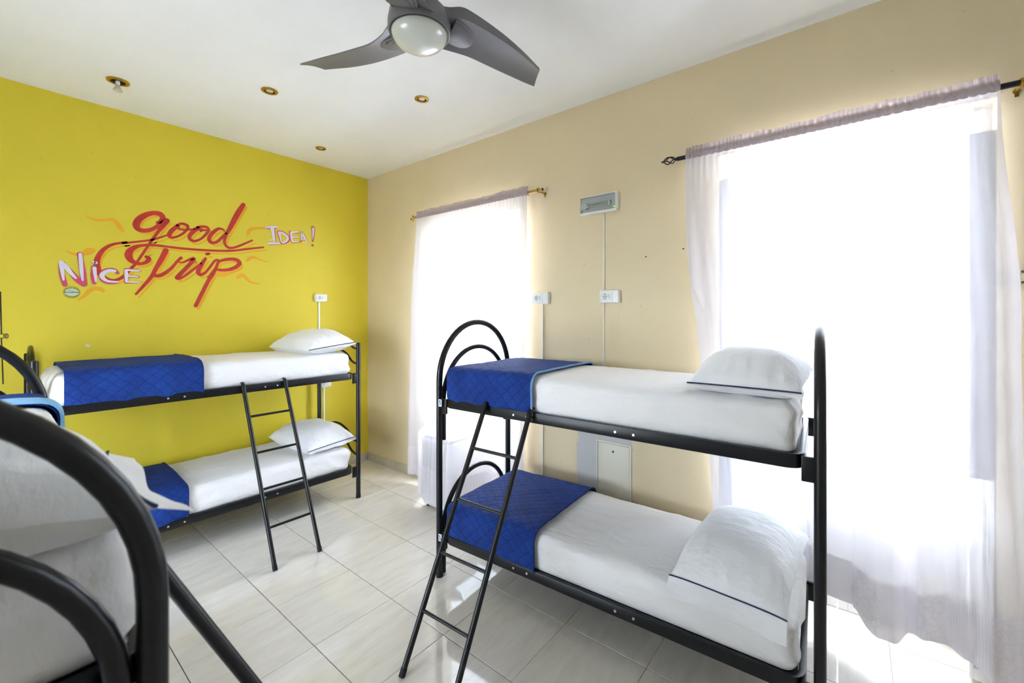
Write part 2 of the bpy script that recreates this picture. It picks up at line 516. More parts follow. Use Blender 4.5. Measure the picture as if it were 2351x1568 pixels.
b.box(x0, x0 + .05, RY - .2, RY - .14, z0, z1).box(x1 - .05, x1, RY - .2, RY - .14, z0, z1).box(x0 + .05, x1 - .05, RY - .2, RY - .14, z0, z0 + .05).box(x0 + .05, x1 - .05, RY - .2, RY - .14, z1 - .05, z1).box((x0 + x1) / 2 - .03, (x0 + x1) / 2 + .03, RY - .2, RY - .14, z0 + .05, z1 - .05)
struct(b.build('fill_door', 'white_frame', None, True, .003))  # frame of the door added out of view to let in fill

# ------------------------------------------------------------------ bunk beds
RAILS = ((.235, .290), (1.075, 1.130))       # bottom and top of the two side rails
WID = .735
def rounded_rect(u0, u1, v0, v1, r, n=6):
    out = []
    for cx, cy_, a0 in ((u1 - r, v1 - r, 0), (u0 + r, v1 - r, 90), (u0 + r, v0 + r, 180), (u1 - r, v0 + r, 270)):
        for k in range(n + 1):
            a = math.radians(a0 + 90 * k / n); out.append((cx + r * math.cos(a), cy_ + r * math.sin(a)))
    return out
def bed_frames(root, L):
    for (zb, zt) in RAILS:
        zc, hh = (zb + zt) / 2, (zt - zb) / 2
        ring = [(u, v, zc) for u, v in rounded_rect(.055, L - .055, -.004, WID + .004, .06)]
        fr = MB().tube(ring, 1, closed=True, sect=[(hh, .012), (hh, -.012), (-hh, -.012), (-hh, .012)]).build('side_rail', 'black_tube', root, True, .003)
        MB().box(.07, L - .07, .012, WID - .012, zc - .012, zc - .002).build('bed_base', 'black_tube', root, False)
        for u in (.035, L - .035):
            for v in (0, WID):
                s = 1 if u < 1 else -1
                MB().box(u - .022, u + .03 * 1, v - .007, v + .007, zb - .042, zt - .004).build('corner_bracket', 'black_tube', root, True, .002)
        for u in (L * .60, L * .645, L * .30, L * .345):
            MB().lathe([(.0001, -.003), (.006, -.003), (.006, .001), (.0001, .001)], (u, -.0165, zc), 'y', 12).build('rail_rivet', 'screw_zinc', root)
def arch_path(u, w0, w1, apex, zlow, n=26):
    r = (w1 - w0) / 2; c = (w0 + w1) / 2; zs = apex - r
    return [(u, w0, zlow), (u, w0, (zlow + zs) / 2), (u, w0, zs)] + [(u, c - r * math.cos(PI * k / n), zs + r * math.sin(PI * k / n)) for k in range(1, n)] + [(u, w1, zs), (u, w1, (zlow + zs) / 2), (u, w1, zlow)]
def arched_bunk(loc, rz, L, label):
    root = thing('bunk_bed', label, 'bunk bed', loc, rz, 'bunk beds in the dormitory')
    for u in (0, L):
        MB().tube(arch_path(u, 0, WID, 1.60, .006), .0195, 18).build('end_arch', 'black_tube', root)
        MB().tube(arch_path(u, .036, WID - .036, 1.43, .855), .016, 16).build('inner_arch', 'black_tube', root)
        MB().tube(arch_path(u, .036, WID - .036, .60, .012), .016, 16).build('inner_arch', 'black_tube', root)
        for v in (0, WID):
            MB().cyl((u, v, 0), (u, v, .03), .0212, 18).build('foot_cap', 'rubber', root)
    bed_frames(root, L)
    return root
def post_bunk(loc, rz, L, label):
    root = thing('bunk_bed', label, 'bunk bed', loc, rz, 'bunk beds in the dormitory')
    for u in (0, L):
        for v in (0, WID):
            MB().lathe([(.0192, .0), (.0192, 1.388), (.017, 1.396), (.008, 1.398)], (u, v, 0), 'z', 20).build('post', 'black_tube', root)
            MB().cyl((u, v, 0), (u, v, .03), .0208, 18).build('foot_cap', 'rubber', root)
        for z in (1.345, 1.21, .505, .385):
            p = [(u, 0, z), (u, .06, z), (u, .12, z + .02), (u, .20, z + .075), (u, .30, z + .105), (u, WID / 2, z + .11), (u, WID - .30, z + .105), (u, WID - .20, z + .075), (u, WID - .12, z + .02), (u, WID - .06, z), (u, WID, z)]
            MB().tube(catmull(p, 5), .010, 12).build('end_bar', 'black_tube', root)
    bed_frames(root, L)
    return root
def ladder(loc, rz, uc, half, ytop, yfoot, label):
    # in the bunk's own frame: rails hook over the side rail (v = 0) and lean out to v < 0
    root = thing('bunk_ladder', label, 'ladder', loc, rz, 'bunk ladders')
    at = lambda z: ytop + (yfoot - ytop) * (1.15 - z) / 1.15
    for s in (-1, 1):
        u = uc + s * half
        MB().tube([(u, at(.012), .012), (u, at(.6), .6), (u, at(1.10), 1.10)], .0135, 14).build('rail', 'black_ladder', root)
        MB().tube([(u, at(1.095), 1.095), (u, at(1.125), 1.128), (u, at(1.145) + .004, 1.146), (u, .0, 1.150), (u, .018, 1.147), (u, .022, 1.115)], [.0135, .016, .012, .008, .007, .006], 10).build('hook', 'black_ladder', root)
        MB().cyl((u, at(0.0) , 0.0), (u, at(.03), .03), .0150, 14).build('foot_cap', 'rubber', root)
    for z in (.92, .685, .46, .235):
        MB().cyl((uc - half, at(z), z), (uc + half, at(z), z), .0085, 12).build('rung', 'black_ladder', root)
    return root

# bedding ---------------------------------------------------------------
def axis_grid(h, r, n, extra=()):
    e = [-h + r * (1 - math.cos(a)) for a in np.linspace(0, PI / 2, 5)][:-1]
    m = list(np.linspace(-h + r, h - r, n))
    c = e + m + [-x for x in reversed(e)] + list(extra)
    c = sorted(set(round(float(x), 5) for x in c if -h - 1e-9 <= x <= h + 1e-9))
    out = [c[0]]
    for x in c[1:]:
        if x - out[-1] > 1e-4: out.append(x)
    return out
def rbox(hu, hv, hz, r, nu, nv, nz, extra_u=(), keep=None):
    """rounded box as one skin: verts (undisplaced), normals, faces"""
    gu, gv, gz = axis_grid(hu, r, nu, extra_u), axis_grid(hv, r, nv), axis_grid(hz, r, nz)
    ids = {}; V = []; F = []
    def vid(p):
        k = tuple(round(x, 5) for x in p)
        if k not in ids: ids[k] = len(V); V.append(p)
        return ids[k]
    def face(A, B, mk, flip):
        for i in range(len(A) - 1):
            for j in range(len(B) - 1):
                q = [mk(A[i], B[j]), mk(A[i + 1], B[j]), mk(A[i + 1], B[j + 1]), mk(A[i], B[j + 1])]
                c = np.mean(q, axis=0)
                if keep and not keep(*c): continue
                f = [vid(p) for p in q]
                F.append(tuple(f[::-1] if flip else f))
    face(gu, gv, lambda a, b: (a, b, hz), False); face(gu, gv, lambda a, b: (a, b, -hz), True)
    face(gu, gz, lambda a, b: (a, -hv, b), False); face(gu, gz, lambda a, b: (a, hv, b), True)
    face(gv, gz, lambda a, b: (hu, a, b), False); face(gv, gz, lambda a, b: (-hu, a, b), True)
    V = np.array(V); h = np.array([hu, hv, hz])
    C = np.clip(V, -(h - r), h - r); D = V - C
    N = D / np.maximum(np.linalg.norm(D, axis=1, keepdims=True), 1e-9)
    return C + N * r, N, F, V
def mattress(loc, rz, L, zb, seed, label, bulge=.0):
    hu, hv, hz = (L - .13) / 2, (WID - .0) / 2, .098
    P, N, F, V = rbox(hu, hv, hz, .055, 130, 44, 10)
    u, v, z = P[:, 0] + seed * 7.1, P[:, 1] + seed * 3.3, P[:, 2]
    side = np.clip(1 - np.abs(N[:, 2]) * 1.6, 0, 1)
    top = np.clip(N[:, 2], 0, 1)
    end = sstep(hu - .45, hu, np.abs(P[:, 0]))
    folds = fbm(u * 4.5 + z * 6 * np.sign(P[:, 0]), v * 4.5, z * 2.5, 4)
    diag = np.sin((u * 18 + z * 26 * np.sign(P[:, 0])) + 3 * fbm(u * 3, v * 3, z * 3, 2))
    crease = (1 - np.abs(fbm(u * 2.6 + v * 2.2, v * 3.1 - u * 1.1, z + seed, 3)) * 2.0).clip(0, 1) ** 5
    sfold = (1 - np.abs(fbm(u * 5.0 + z * 5 * np.sign(P[:, 0]), v * 5, z * 1.6 + seed, 3)) * 2.2).clip(0, 1) ** 3
    d = side * (.012 * folds + .008 * sfold * (.35 + end) + .010 * end * diag) + top * (.0065 * crease + .004 * fbm(u * 1.6, v * 1.6, z, 2))
    # a flat press crease lengthwise and one across
    d += top * (.0035 * np.exp(-((P[:, 1] - .03 + .02 * np.sin(P[:, 0] * 2)) / .010) ** 2) - .0030 * np.exp(-((P[:, 0] + .1 + .03 * seed % .2) / .012) ** 2))
    # crown, and a pinched lower edge where the sheet tucks under
    d += top * .012 * (1 - (P[:, 0] / hu) ** 4) * (1 - (P[:, 1] / hv) ** 4)
    d -= side * .012 * sstep(-.02, -hz, P[:, 2])
    P = P + N * np.clip(d, -.03, .014)[:, None]
    o = link_mesh('mattress', P + np.array([L / 2, WID / 2, 0]), F, 'sheet', None, True, angle=80)
    o.location = (loc[0], loc[1], zb + hz); o.rotation_euler = (0, 0, rz)
    return tag(o, label, 'mattress', 'sheeted mattresses')
def cloth_skin(L, u0, u1, wrap, seed, e, drop, head, skew=0., thick=.006):
    """thin quilt lying over a mattress between u0 and u1: verts, faces, uvs and the edge row on the sheet"""
    hu, hv, hz = (L - .13) / 2 + e, WID / 2 + e, .098 + e
    a, b = u0 - L / 2, u1 - L / 2
    zc = -hz + drop
    def keep(x, y, z):
        return a < x < b and z > zc and (wrap or abs(x) < hu - .002)
    P, N, F, V = rbox(hu, hv, hz, .06, 90, 40, 12, (a, b), keep)
    used = sorted({i for f in F for i in f}); mp = {k: i for i, k in enumerate(used)}
    P, N, V = P[used], N[used], V[used]; F = [tuple(mp[i] for i in f) for f in F]
    u, v, z = P[:, 0] + seed * 5.7, P[:, 1] + seed * 2.9, P[:, 2]
    top = np.clip(N[:, 2], 0, 1); side = 1 - top
    d = .005 * fbm(u * 9, v * 9, z * 9, 3) + side * (.010 * fbm(u * 5, v * 5, z * 1.5, 3) + .004 * np.sin(u * 34 + 2 * fbm(u * 4, v * 4, z, 2)))
    d += top * .013 * (1 - (P[:, 0] / hu) ** 4) * (1 - (P[:, 1] / hv) ** 4)
    Q = P + N * np.maximum(d, -.003)[:, None]
    be = b if head > 0 else a
    w = np.exp(-np.abs(V[:, 0] - be) / .06)
    Q[:, 0] += w * (.012 * fbm(v * 3, z * 3, u * 0 + seed, 3) + skew * (P[:, 1] / hv))
    low = sstep(zc + .06, zc, P[:, 2]) * side
    Q[:, 2] += low * .012 * fbm(u * 4, v * 4, z * 0, 3)
    uv = np.stack([P[:, 0] + np.where(np.abs(N[:, 0]) > .7, np.sign(N[:, 0]) * (hz - P[:, 2]), 0), P[:, 1] + np.where(np.abs(N[:, 1]) > .5, np.sign(N[:, 1]) * (hz - P[:, 2]), 0)], 1)
    n = len(Q); inner = Q - N * thick
    edges = set()
    for f in F:
        for i in range(4): edges.add((f[i], f[(i + 1) % 4]))
    rim = [k for k in edges if (k[1], k[0]) not in edges]
    F2 = F + [tuple(i + n for i in f[::-1]) for f in F] + [(k[1], k[0], k[0] + n, k[1] + n) for k in rim]
    off = np.array([L / 2, WID / 2, 0])
    row = [i for i in range(n) if abs(V[i, 0] - be) < 2e-4]
    key = lambda i: (0, V[i, 2]) if V[i, 1] <= -hv + 1e-4 and V[i, 2] < hz - 1e-4 else ((1, V[i, 1]) if V[i, 2] >= hz - 1e-4 else (2, -V[i, 2]))
    row.sort(key=key)
    return np.concatenate([Q, inner]) + off, F2, np.concatenate([uv, uv]), [Q[i] + off for i in row]
def blanket(loc, rz, L, zb, u0, u1, wrap, seed, label, border=None, head=+1, fold=None, drop=.014):
    """quilted coverlet folded over the foot of a mattress (bunk frame)"""
    root = thing('blanket', label, 'blanket', (loc[0], loc[1], zb + .098), rz, 'folded blue coverlets')
    V, F, uv, row = cloth_skin(L, u0, u1, wrap, seed, .020, drop, head)
    link_mesh('cover', V, F, 'quilt', root, True, uv, angle=70)
    if border and len(row) > 3: MB().tube(row, border[1], 8).build('border', border[0], root)
    if fold:
        V, F, uv, row = cloth_skin(L, fold[0], fold[1], False, seed, .030, fold[2], head, thick=.010)
        link_mesh('turned_back_edge', V, F, 'lining_blue', root, True, uv, angle=70)
    return root
def pillow(loc3, rz, a, b, T, droop, seed, label, tilt=(0, 0), lift=0., flange_end=-1, mat='pillowcase'):
    """soft pillow; long axis = local y, flanged open end at y = -a with navy piping"""
    ns, nt = 56, 40
    s = np.concatenate([np.linspace(-1, 1, ns)]); tt = np.linspace(-1, 1, nt)
    S, TT = np.meshgrid(s, tt, indexing='ij')
    prof = (1 - np.abs(S) ** 3.0) ** .60 * (1 - np.abs(TT) ** 2.8) ** .52
    x = b * TT * (1 - .05 * (1 - TT ** 2) * 0 - .07 * (1 - np.abs(S) ** 3) * 0 + .03 * S ** 4) * (1 - .05 * np.cos(S * PI / 2) * 0)
    y = a * S * (1 + .035 * TT ** 4)
    x = x * (1 - .06 * (1 - S ** 2) * 0 - .05 * (1 - np.abs(S)) * (1 - TT ** 2))
    rad = fbm(TT * 5.5 + seed, S * 1.6 + seed * 2, S * 0, 4)
    edge = sstep(.35, 1, np.maximum(np.abs(S), np.abs(TT)))
    wr = .010 * edge * rad * (prof > 0) + .006 * fbm(TT * 2.2 + seed * 3, S * 2.2, S * 0 + seed, 3)
    wr += .004 * edge * np.sin(TT * 21 + 3 * fbm(S * 2 + seed, TT * 2, S * 0, 2)) * (np.abs(S) > .4)
    pk = np.minimum(prof * 3, 1)
    seam = T * .30
    seamz = seam * (1 - sstep(.5, 1, -S * (1 if flange_end < 0 else -1)) * (1 - droop / max(seam, 1e-3)))
    top = seamz + T * .76 * prof * (1 + .10 * fbm(S * 1.3 + seed, TT * 1.3, S * 0, 2)) + wr * pk
    bot = np.maximum(seamz - T * .55 * prof, 0.0 + .0 * S) 
    bot = np.where(prof > .02, np.minimum(bot, top - .004), seamz - .0)
    V = []; F = []; n = ns * nt
    V += [(x[i, j], y[i, j], top[i, j]) for i in range(ns) for j in range(nt)]
    V += [(x[i, j], y[i, j], bot[i, j]) for i in range(ns) for j in range(nt)]
    idx = lambda i, j, k=0: k * n + i * nt + j
    for i in range(ns - 1):
        for j in range(nt - 1):
            F.append((idx(i, j), idx(i, j + 1), idx(i + 1, j + 1), idx(i + 1, j))[::-1])
            F.append((idx(i, j, 1), idx(i + 1, j, 1), idx(i + 1, j + 1, 1), idx(i, j + 1, 1))[::-1])
    # the flange: a flat wavy strip beyond the piping
    root = thing('pillow', label, 'pillow', loc3, rz, 'white pillows with navy piping')
    fl = .048; nf = 6; k0 = len(V); i0 = 0 if flange_end < 0 else ns - 1
    for q in range(nf + 1):
        t_ = q / nf
        for j in range(nt):
            wav = .007 * t_ * math.sin(tt[j] * 4 + seed) + .0025 * t_ * math.sin(tt[j] * 9 + seed * 2)
            V.append((x[i0, j] * (1 + .02 * t_), y[i0, j] + flange_end * fl * t_ * (1 + .10 * math.sin(tt[j] * 5 + seed)), seamz[i0, j] + .001 + wav - droop * .25 * t_ + lift * t_))
    for q in range(nf):
        for j in range(nt - 1):
            F.append((k0 + q * nt + j, k0 + q * nt + j + 1, k0 + (q + 1) * nt + j + 1, k0 + (q + 1) * nt + j))
    R = Matrix.Rotation(tilt[0], 3, 'X') @ Matrix.Rotation(tilt[1], 3, 'Y')
    tr = lambda p: tuple(R @ Vector(p))
    link_mesh('pillow_body', [tr(p) for p in V], F, mat, root, True, angle=75)
    pp = [tr((x[i0, j] * 1.003, y[i0, j], seamz[i0, j] + .0045 + .0035 * math.sin(tt[j] * 7 + seed) * 0)) for j in range(nt)]
    MB().tube(pp, .0030, 8).build('piping', 'piping_navy', root)
    return root
def to_world(loc, rz, u, v, z):
    c, s = math.cos(rz), math.sin(rz); return (loc[0] + u * c - v * s, loc[1] + u * s + v * c, z)

# the three bunks ---------------------------------------------------------
R_LOC, R_RZ, R_L = (2.29, -.955, 0), math.radians(3.2), 1.95
L_LOC, L_RZ, L_L = (.80, -2.585, 0), math.radians(88.9), 1.955
F_LOC, F_RZ, F_L = (3.515, -2.61, 0), math.radians(180 - .3), 1.93
ZB = (.272, 1.112)                            # underside of the mattresses

arched_bunk(R_LOC, R_RZ, R_L, 'black metal bunk bed with arched ends standing along the window wall')
post_bunk(L_LOC, L_RZ, L_L, 'black metal bunk bed with straight posts against the yellow wall')
arched_bunk(F_LOC, F_RZ, F_L, 'black bunk bed with thick arched end nearest the camera, cropped at left')
ladder(R_LOC, R_RZ, .55, .152, -.022, -.635, 'black ladder leaning on the bunk bed by the windows')
ladder(L_LOC, L_RZ, 1.165, .146, -.022, -.60, 'black ladder leaning on the bunk bed at the yellow wall')
ladder(F_LOC, F_RZ, .50, .15, -.055, -.62, 'black ladder seen edge-on beside the nearest bunk bed')

mattress(R_LOC, R_RZ, R_L, ZB[1], 1, 'white sheeted mattress on the upper bunk by the windows')
mattress(R_LOC, R_RZ, R_L, ZB[0], 2, 'white sheeted mattress on the lower bunk by the windows')
mattress(L_LOC, L_RZ, L_L, ZB[1], 3, 'white sheeted mattress on the upper bunk at the yellow wall')
mattress(L_LOC, L_RZ, L_L, ZB[0], 4, 'wrinkled white sheeted mattress on the lower bunk at the yellow wall')
mattress(F_LOC, F_RZ, F_L, ZB[1], 5, 'white sheeted mattress on the upper bunk nearest the camera')
mattress(F_LOC, F_RZ, F_L, ZB[0], 6, 'white sheeted mattress on the lower bunk nearest the camera')

blanket(R_LOC, R_RZ, R_L, ZB[1], -.2, .71, True, 1, 'blue quilted blanket with light blue edging on the upper bunk by the windows', ('border_blue', .006))
blanket(R_LOC, R_RZ, R_L, ZB[0], -.2, .72, True, 2, 'blue quilted blanket on the lower bunk by the windows', ('quilt', .005))
blanket(L_LOC, L_RZ, L_L, ZB[1], .115, .775, False, 3, 'blue quilted blanket on the upper bunk at the yellow wall', ('quilt', .005))
blanket(L_LOC, L_RZ, L_L, ZB[0], .10, .70, False, 4, 'blue quilted blanket on the lower bunk at the yellow wall', ('quilt', .005))
blanket(F_LOC, F_RZ, F_L, ZB[1], F_L - .46, F_L + .2, True, 5, 'blue blanket with pale blue fold at the far end of the nearest bunk', None, head=-1, fold=(F_L - .475, F_L - .36, .150))

def place_pillow(bl, brz, u, v, z, *args, rz=0., **kw):
    x, y, z = to_world(bl, brz, u, v, z); return pillow((x, y, z), brz + rz, *args, **kw)
top_ = lambda k: ZB[k] + .196 + .010
place_pillow(R_LOC, R_RZ, 1.70, .395, top_(1), .330, .205, .185, .030, 1, 'white pillow with navy piping on the upper bunk by the windows', rz=math.radians(-3), lift=.004)
place_pillow(R_LOC, R_RZ, 1.66, .350, top_(0), .345, .215, .195, .020, 2, 'plump white pillow with navy piping on the lower bunk by the windows', rz=math.radians(-5), lift=-.055)
place_pillow(L_LOC, L_RZ, 1.72, .385, top_(1), .330, .215, .185, .055, 3, 'white pillow with blue piping on the upper bunk at the yellow wall', rz=math.radians(5), lift=.004, tilt=(0, -.10))
place_pillow(L_LOC, L_RZ, 1.71, .375, top_(0), .335, .215, .185, .045, 4, 'white pillow with blue piping on the lower bunk at the yellow wall', rz=math.radians(4), lift=0, tilt=(0, -.06))
place_pillow(F_LOC, F_RZ, .25, .345, top_(1), .345, .205, .19, .03, 5, 'white pillow behind the black arch of the nearest bunk', rz=0, lift=-.02)
place_pillow(F_LOC, F_RZ, .28, .37, top_(0), .335, .195, .15, .03, 6, 'white pillow on the lower bunk nearest the camera', rz=0, lift=-.01)

# brush strokes as (y, z, width) on the wall plane
RED=[[(-1.887,2.384,0.018),(-1.861,2.401,0.032),(-1.852,2.433,0.037),(-1.87,2.456,0.038),(-1.912,2.456,0.033),(-1.96,2.431,0.038),(-1.998,2.39,0.042),(-2.014,2.346,0.043),(-2.003,2.316,0.035),(-1.971,2.308,0.032),(-1.933,2.318,0.03),(-1.898,2.343,0.027),(-1.867,2.373,0.032),(-1.825,2.412,0.037)],[(-1.825,2.411,0.037),(-1.856,2.357,0.032),(-1.884,2.306,0.022),(-1.912,2.253,0.02),(-1.939,2.2,0.017),(-1.979,2.119,0.018),(-2.016,2.046,0.018),(-2.041,2.01,0.021),(-2.08,1.952,0.022),(-2.112,1.921,0.021),(-2.147,1.909,0.019),(-2.184,1.918,0.027),(-2.215,1.946,0.032),(-2.231,1.994,0.036),(-2.234,2.039,0.034),(-2.222,2.089,0.029),(-2.191,2.142,0.024),(-2.142,2.18,0.019),(-2.067,2.204,0.016),(-2.096,2.193,0.015),(-2.019,2.213,0.015),(-1.928,2.24,0.015),(-1.884,2.26,0.015),(-1.822,2.294,0.012)],[(-1.956,2.106,0.019),(-1.939,2.097,0.028),(-1.942,2.079,0.031),(-1.96,2.058,0.025),(-1.992,2.047,0.024),(-2.027,2.056,0.029),(-2.05,2.077,0.041),(-2.059,2.11,0.047),(-2.047,2.146,0.039),(-2.014,2.177,0.028),(-1.971,2.193,0.021),(-1.912,2.202,0.02),(-1.827,2.2,0.018),(-1.71,2.198,0.019),(-1.587,2.201,0.019),(-1.471,2.208,0.019),(-1.399,2.216,0.02),(-1.329,2.228,0.019),(-1.221,2.256,0.019),(-1.104,2.283,0.016)],[(-1.939,2.112,0.005),(-1.928,2.121,0.004),(-1.914,2.128,0.002)],[(-1.755,2.377,0.029),(-1.79,2.339,0.031),(-1.81,2.299,0.031),(-1.799,2.279,0.021),(-1.764,2.288,0.018),(-1.722,2.32,0.019),(-1.692,2.361,0.02),(-1.687,2.388,0.022),(-1.704,2.4,0.022),(-1.731,2.402,0.02),(-1.758,2.382,0.022)],[(-1.755,2.37,0.019),(-1.74,2.355,0.017),(-1.695,2.357,0.016),(-1.643,2.37,0.015)],[(-1.612,2.387,0.032),(-1.649,2.349,0.032),(-1.674,2.308,0.028),(-1.669,2.279,0.024),(-1.637,2.271,0.021),(-1.593,2.297,0.018),(-1.555,2.344,0.021),(-1.538,2.381,0.02),(-1.555,2.401,0.023),(-1.587,2.4,0.022),(-1.615,2.386,0.026)],[(-1.606,2.374,0.023),(-1.571,2.373,0.018),(-1.538,2.377,0.015)],[(-1.42,2.388,0.011),(-1.436,2.401,0.017),(-1.467,2.4,0.023),(-1.506,2.363,0.028),(-1.533,2.317,0.029),(-1.531,2.284,0.029),(-1.503,2.273,0.025),(-1.467,2.295,0.024),(-1.433,2.339,0.021),(-1.409,2.369,0.019)],[(-1.272,2.649,0.036),(-1.308,2.581,0.042),(-1.347,2.494,0.042),(-1.378,2.421,0.035),(-1.409,2.354,0.024),(-1.421,2.305,0.024),(-1.414,2.267,0.021),(-1.389,2.246,0.021),(-1.347,2.251,0.019),(-1.294,2.278,0.02),(-1.199,2.335,0.016)],[(-1.832,2.169,0.038),(-1.858,2.1,0.036),(-1.894,2.019,0.029),(-1.921,1.953,0.026),(-1.962,1.888,0.023),(-2.015,1.81,0.016)],[(-1.902,1.961,0.025),(-1.872,1.963,0.028),(-1.835,1.988,0.027),(-1.795,2.03,0.023),(-1.76,2.084,0.021),(-1.732,2.119,0.024)],[(-1.744,2.081,0.011),(-1.717,2.084,0.014),(-1.681,2.108,0.019),(-1.647,2.122,0.029),(-1.657,2.097,0.03),(-1.702,2.032,0.029),(-1.744,1.977,0.03),(-1.761,1.952,0.026),(-1.741,1.949,0.02),(-1.699,1.98,0.019),(-1.657,2.021,0.019),(-1.619,2.061,0.017),(-1.594,2.086,0.016)],[(-1.562,2.131,0.022),(-1.588,2.083,0.03),(-1.61,2.036,0.033),(-1.613,2.003,0.032),(-1.594,1.991,0.025),(-1.562,2.013,0.021),(-1.53,2.061,0.019),(-1.497,2.114,0.019),(-1.482,2.128,0.018)],[(-1.482,2.128,0.018),(-1.467,2.124,0.02),(-1.471,2.101,0.021),(-1.487,2.049,0.023),(-1.514,1.997,0.033),(-1.543,1.938,0.028),(-1.582,1.845,0.029),(-1.613,1.772,0.029),(-1.632,1.726,0.028)],[(-1.474,2.103,0.016),(-1.444,2.126,0.023),(-1.379,2.145,0.027),(-1.326,2.143,0.032),(-1.304,2.117,0.036),(-1.326,2.083,0.032),(-1.379,2.054,0.028),(-1.437,2.042,0.024),(-1.482,2.045,0.021)],[(-1.553,2.171,0.024),(-1.538,2.175,0.023)],[(-1.551,1.972,0.005),(-1.53,1.985,0.015),(-1.514,1.997,0.023)]]
SHADOW=[[(-1.869,2.363,0.011),(-1.844,2.379,0.02),(-1.834,2.411,0.024),(-1.852,2.435,0.024),(-1.894,2.435,0.021),(-1.943,2.41,0.024),(-1.981,2.369,0.026),(-1.997,2.325,0.027),(-1.986,2.295,0.022),(-1.954,2.287,0.019),(-1.916,2.297,0.018),(-1.88,2.321,0.018),(-1.849,2.351,0.02),(-1.806,2.39,0.024)],[(-1.806,2.389,0.024),(-1.838,2.335,0.02),(-1.866,2.285,0.014),(-1.894,2.231,0.012),(-1.921,2.178,0.011),(-1.962,2.097,0.01),(-1.999,2.024,0.011),(-2.025,1.988,0.013),(-2.063,1.93,0.014),(-2.096,1.899,0.013),(-2.131,1.887,0.012),(-2.168,1.897,0.016),(-2.199,1.924,0.021),(-2.216,1.972,0.023),(-2.219,2.018,0.022),(-2.207,2.068,0.019),(-2.175,2.121,0.015),(-2.126,2.159,0.011),(-2.05,2.183,0.009),(-2.08,2.172,0.01),(-2.002,2.191,0.009),(-1.911,2.218,0.009),(-1.866,2.238,0.009),(-1.803,2.272,0.008)],[(-1.939,2.084,0.011),(-1.921,2.075,0.017),(-1.924,2.057,0.02),(-1.943,2.036,0.016),(-1.976,2.024,0.015),(-2.01,2.033,0.019),(-2.033,2.055,0.025),(-2.042,2.089,0.029),(-2.031,2.124,0.024),(-1.997,2.155,0.017),(-1.954,2.171,0.013),(-1.894,2.18,0.012),(-1.809,2.178,0.011),(-1.691,2.175,0.012),(-1.566,2.178,0.012),(-1.449,2.184,0.012),(-1.377,2.192,0.012),(-1.307,2.203,0.012),(-1.197,2.231,0.012),(-1.079,2.257,0.01)],[(-1.736,2.355,0.018),(-1.771,2.316,0.019),(-1.792,2.277,0.019),(-1.78,2.257,0.014),(-1.745,2.266,0.011),(-1.703,2.297,0.012),(-1.673,2.339,0.013),(-1.667,2.365,0.014),(-1.685,2.377,0.013),(-1.712,2.38,0.012),(-1.739,2.36,0.014)],[(-1.592,2.364,0.02),(-1.629,2.326,0.02),(-1.654,2.285,0.017),(-1.65,2.256,0.015),(-1.617,2.248,0.013),(-1.573,2.274,0.012),(-1.534,2.321,0.013),(-1.518,2.358,0.012),(-1.534,2.378,0.015),(-1.566,2.377,0.014),(-1.595,2.363,0.017)],[(-1.398,2.364,0.007),(-1.415,2.378,0.011),(-1.445,2.376,0.015),(-1.485,2.339,0.017),(-1.512,2.293,0.018),(-1.51,2.261,0.018),(-1.482,2.249,0.016),(-1.445,2.271,0.014),(-1.411,2.315,0.013),(-1.387,2.346,0.012)],[(-1.249,2.626,0.022),(-1.285,2.558,0.026),(-1.324,2.471,0.026),(-1.356,2.398,0.022),(-1.387,2.33,0.015),(-1.399,2.281,0.014),(-1.393,2.242,0.013),(-1.367,2.222,0.013),(-1.324,2.226,0.012),(-1.271,2.253,0.012),(-1.175,2.31,0.01)],[(-1.814,2.146,0.024),(-1.84,2.077,0.022),(-1.876,1.996,0.018),(-1.904,1.93,0.016),(-1.945,1.865,0.014),(-1.998,1.787,0.01)],[(-1.885,1.938,0.015),(-1.854,1.94,0.018),(-1.817,1.964,0.017),(-1.776,2.007,0.014),(-1.741,2.061,0.014),(-1.713,2.096,0.014)],[(-1.725,2.058,0.007),(-1.698,2.06,0.009),(-1.662,2.084,0.012),(-1.628,2.098,0.018),(-1.637,2.073,0.018),(-1.683,2.008,0.018),(-1.725,1.953,0.018),(-1.742,1.928,0.016),(-1.722,1.925,0.013),(-1.68,1.956,0.012),(-1.637,1.996,0.011),(-1.599,2.037,0.01),(-1.574,2.062,0.009)],[(-1.541,2.107,0.014),(-1.568,2.059,0.019),(-1.59,2.011,0.021),(-1.593,1.979,0.02),(-1.574,1.967,0.016),(-1.542,1.988,0.013),(-1.509,2.037,0.012),(-1.476,2.09,0.012),(-1.461,2.103,0.011)],[(-1.461,2.103,0.011),(-1.445,2.099,0.013),(-1.449,2.077,0.013),(-1.466,2.025,0.015),(-1.493,1.972,0.02),(-1.522,1.913,0.018),(-1.561,1.819,0.018),(-1.593,1.746,0.019),(-1.613,1.7,0.018)],[(-1.453,2.078,0.01),(-1.422,2.102,0.015),(-1.357,2.12,0.017),(-1.304,2.117,0.02),(-1.282,2.091,0.023),(-1.304,2.057,0.02),(-1.357,2.028,0.017),(-1.416,2.017,0.015),(-1.461,2.02,0.013)],[(-1.533,2.147,0.015),(-1.517,2.15,0.015)],[(-1.487,1.999,0.023),(-1.447,2.006,0.05),(-1.396,2.022,0.047),(-1.351,2.045,0.032),(-1.312,2.07,0.012)]]
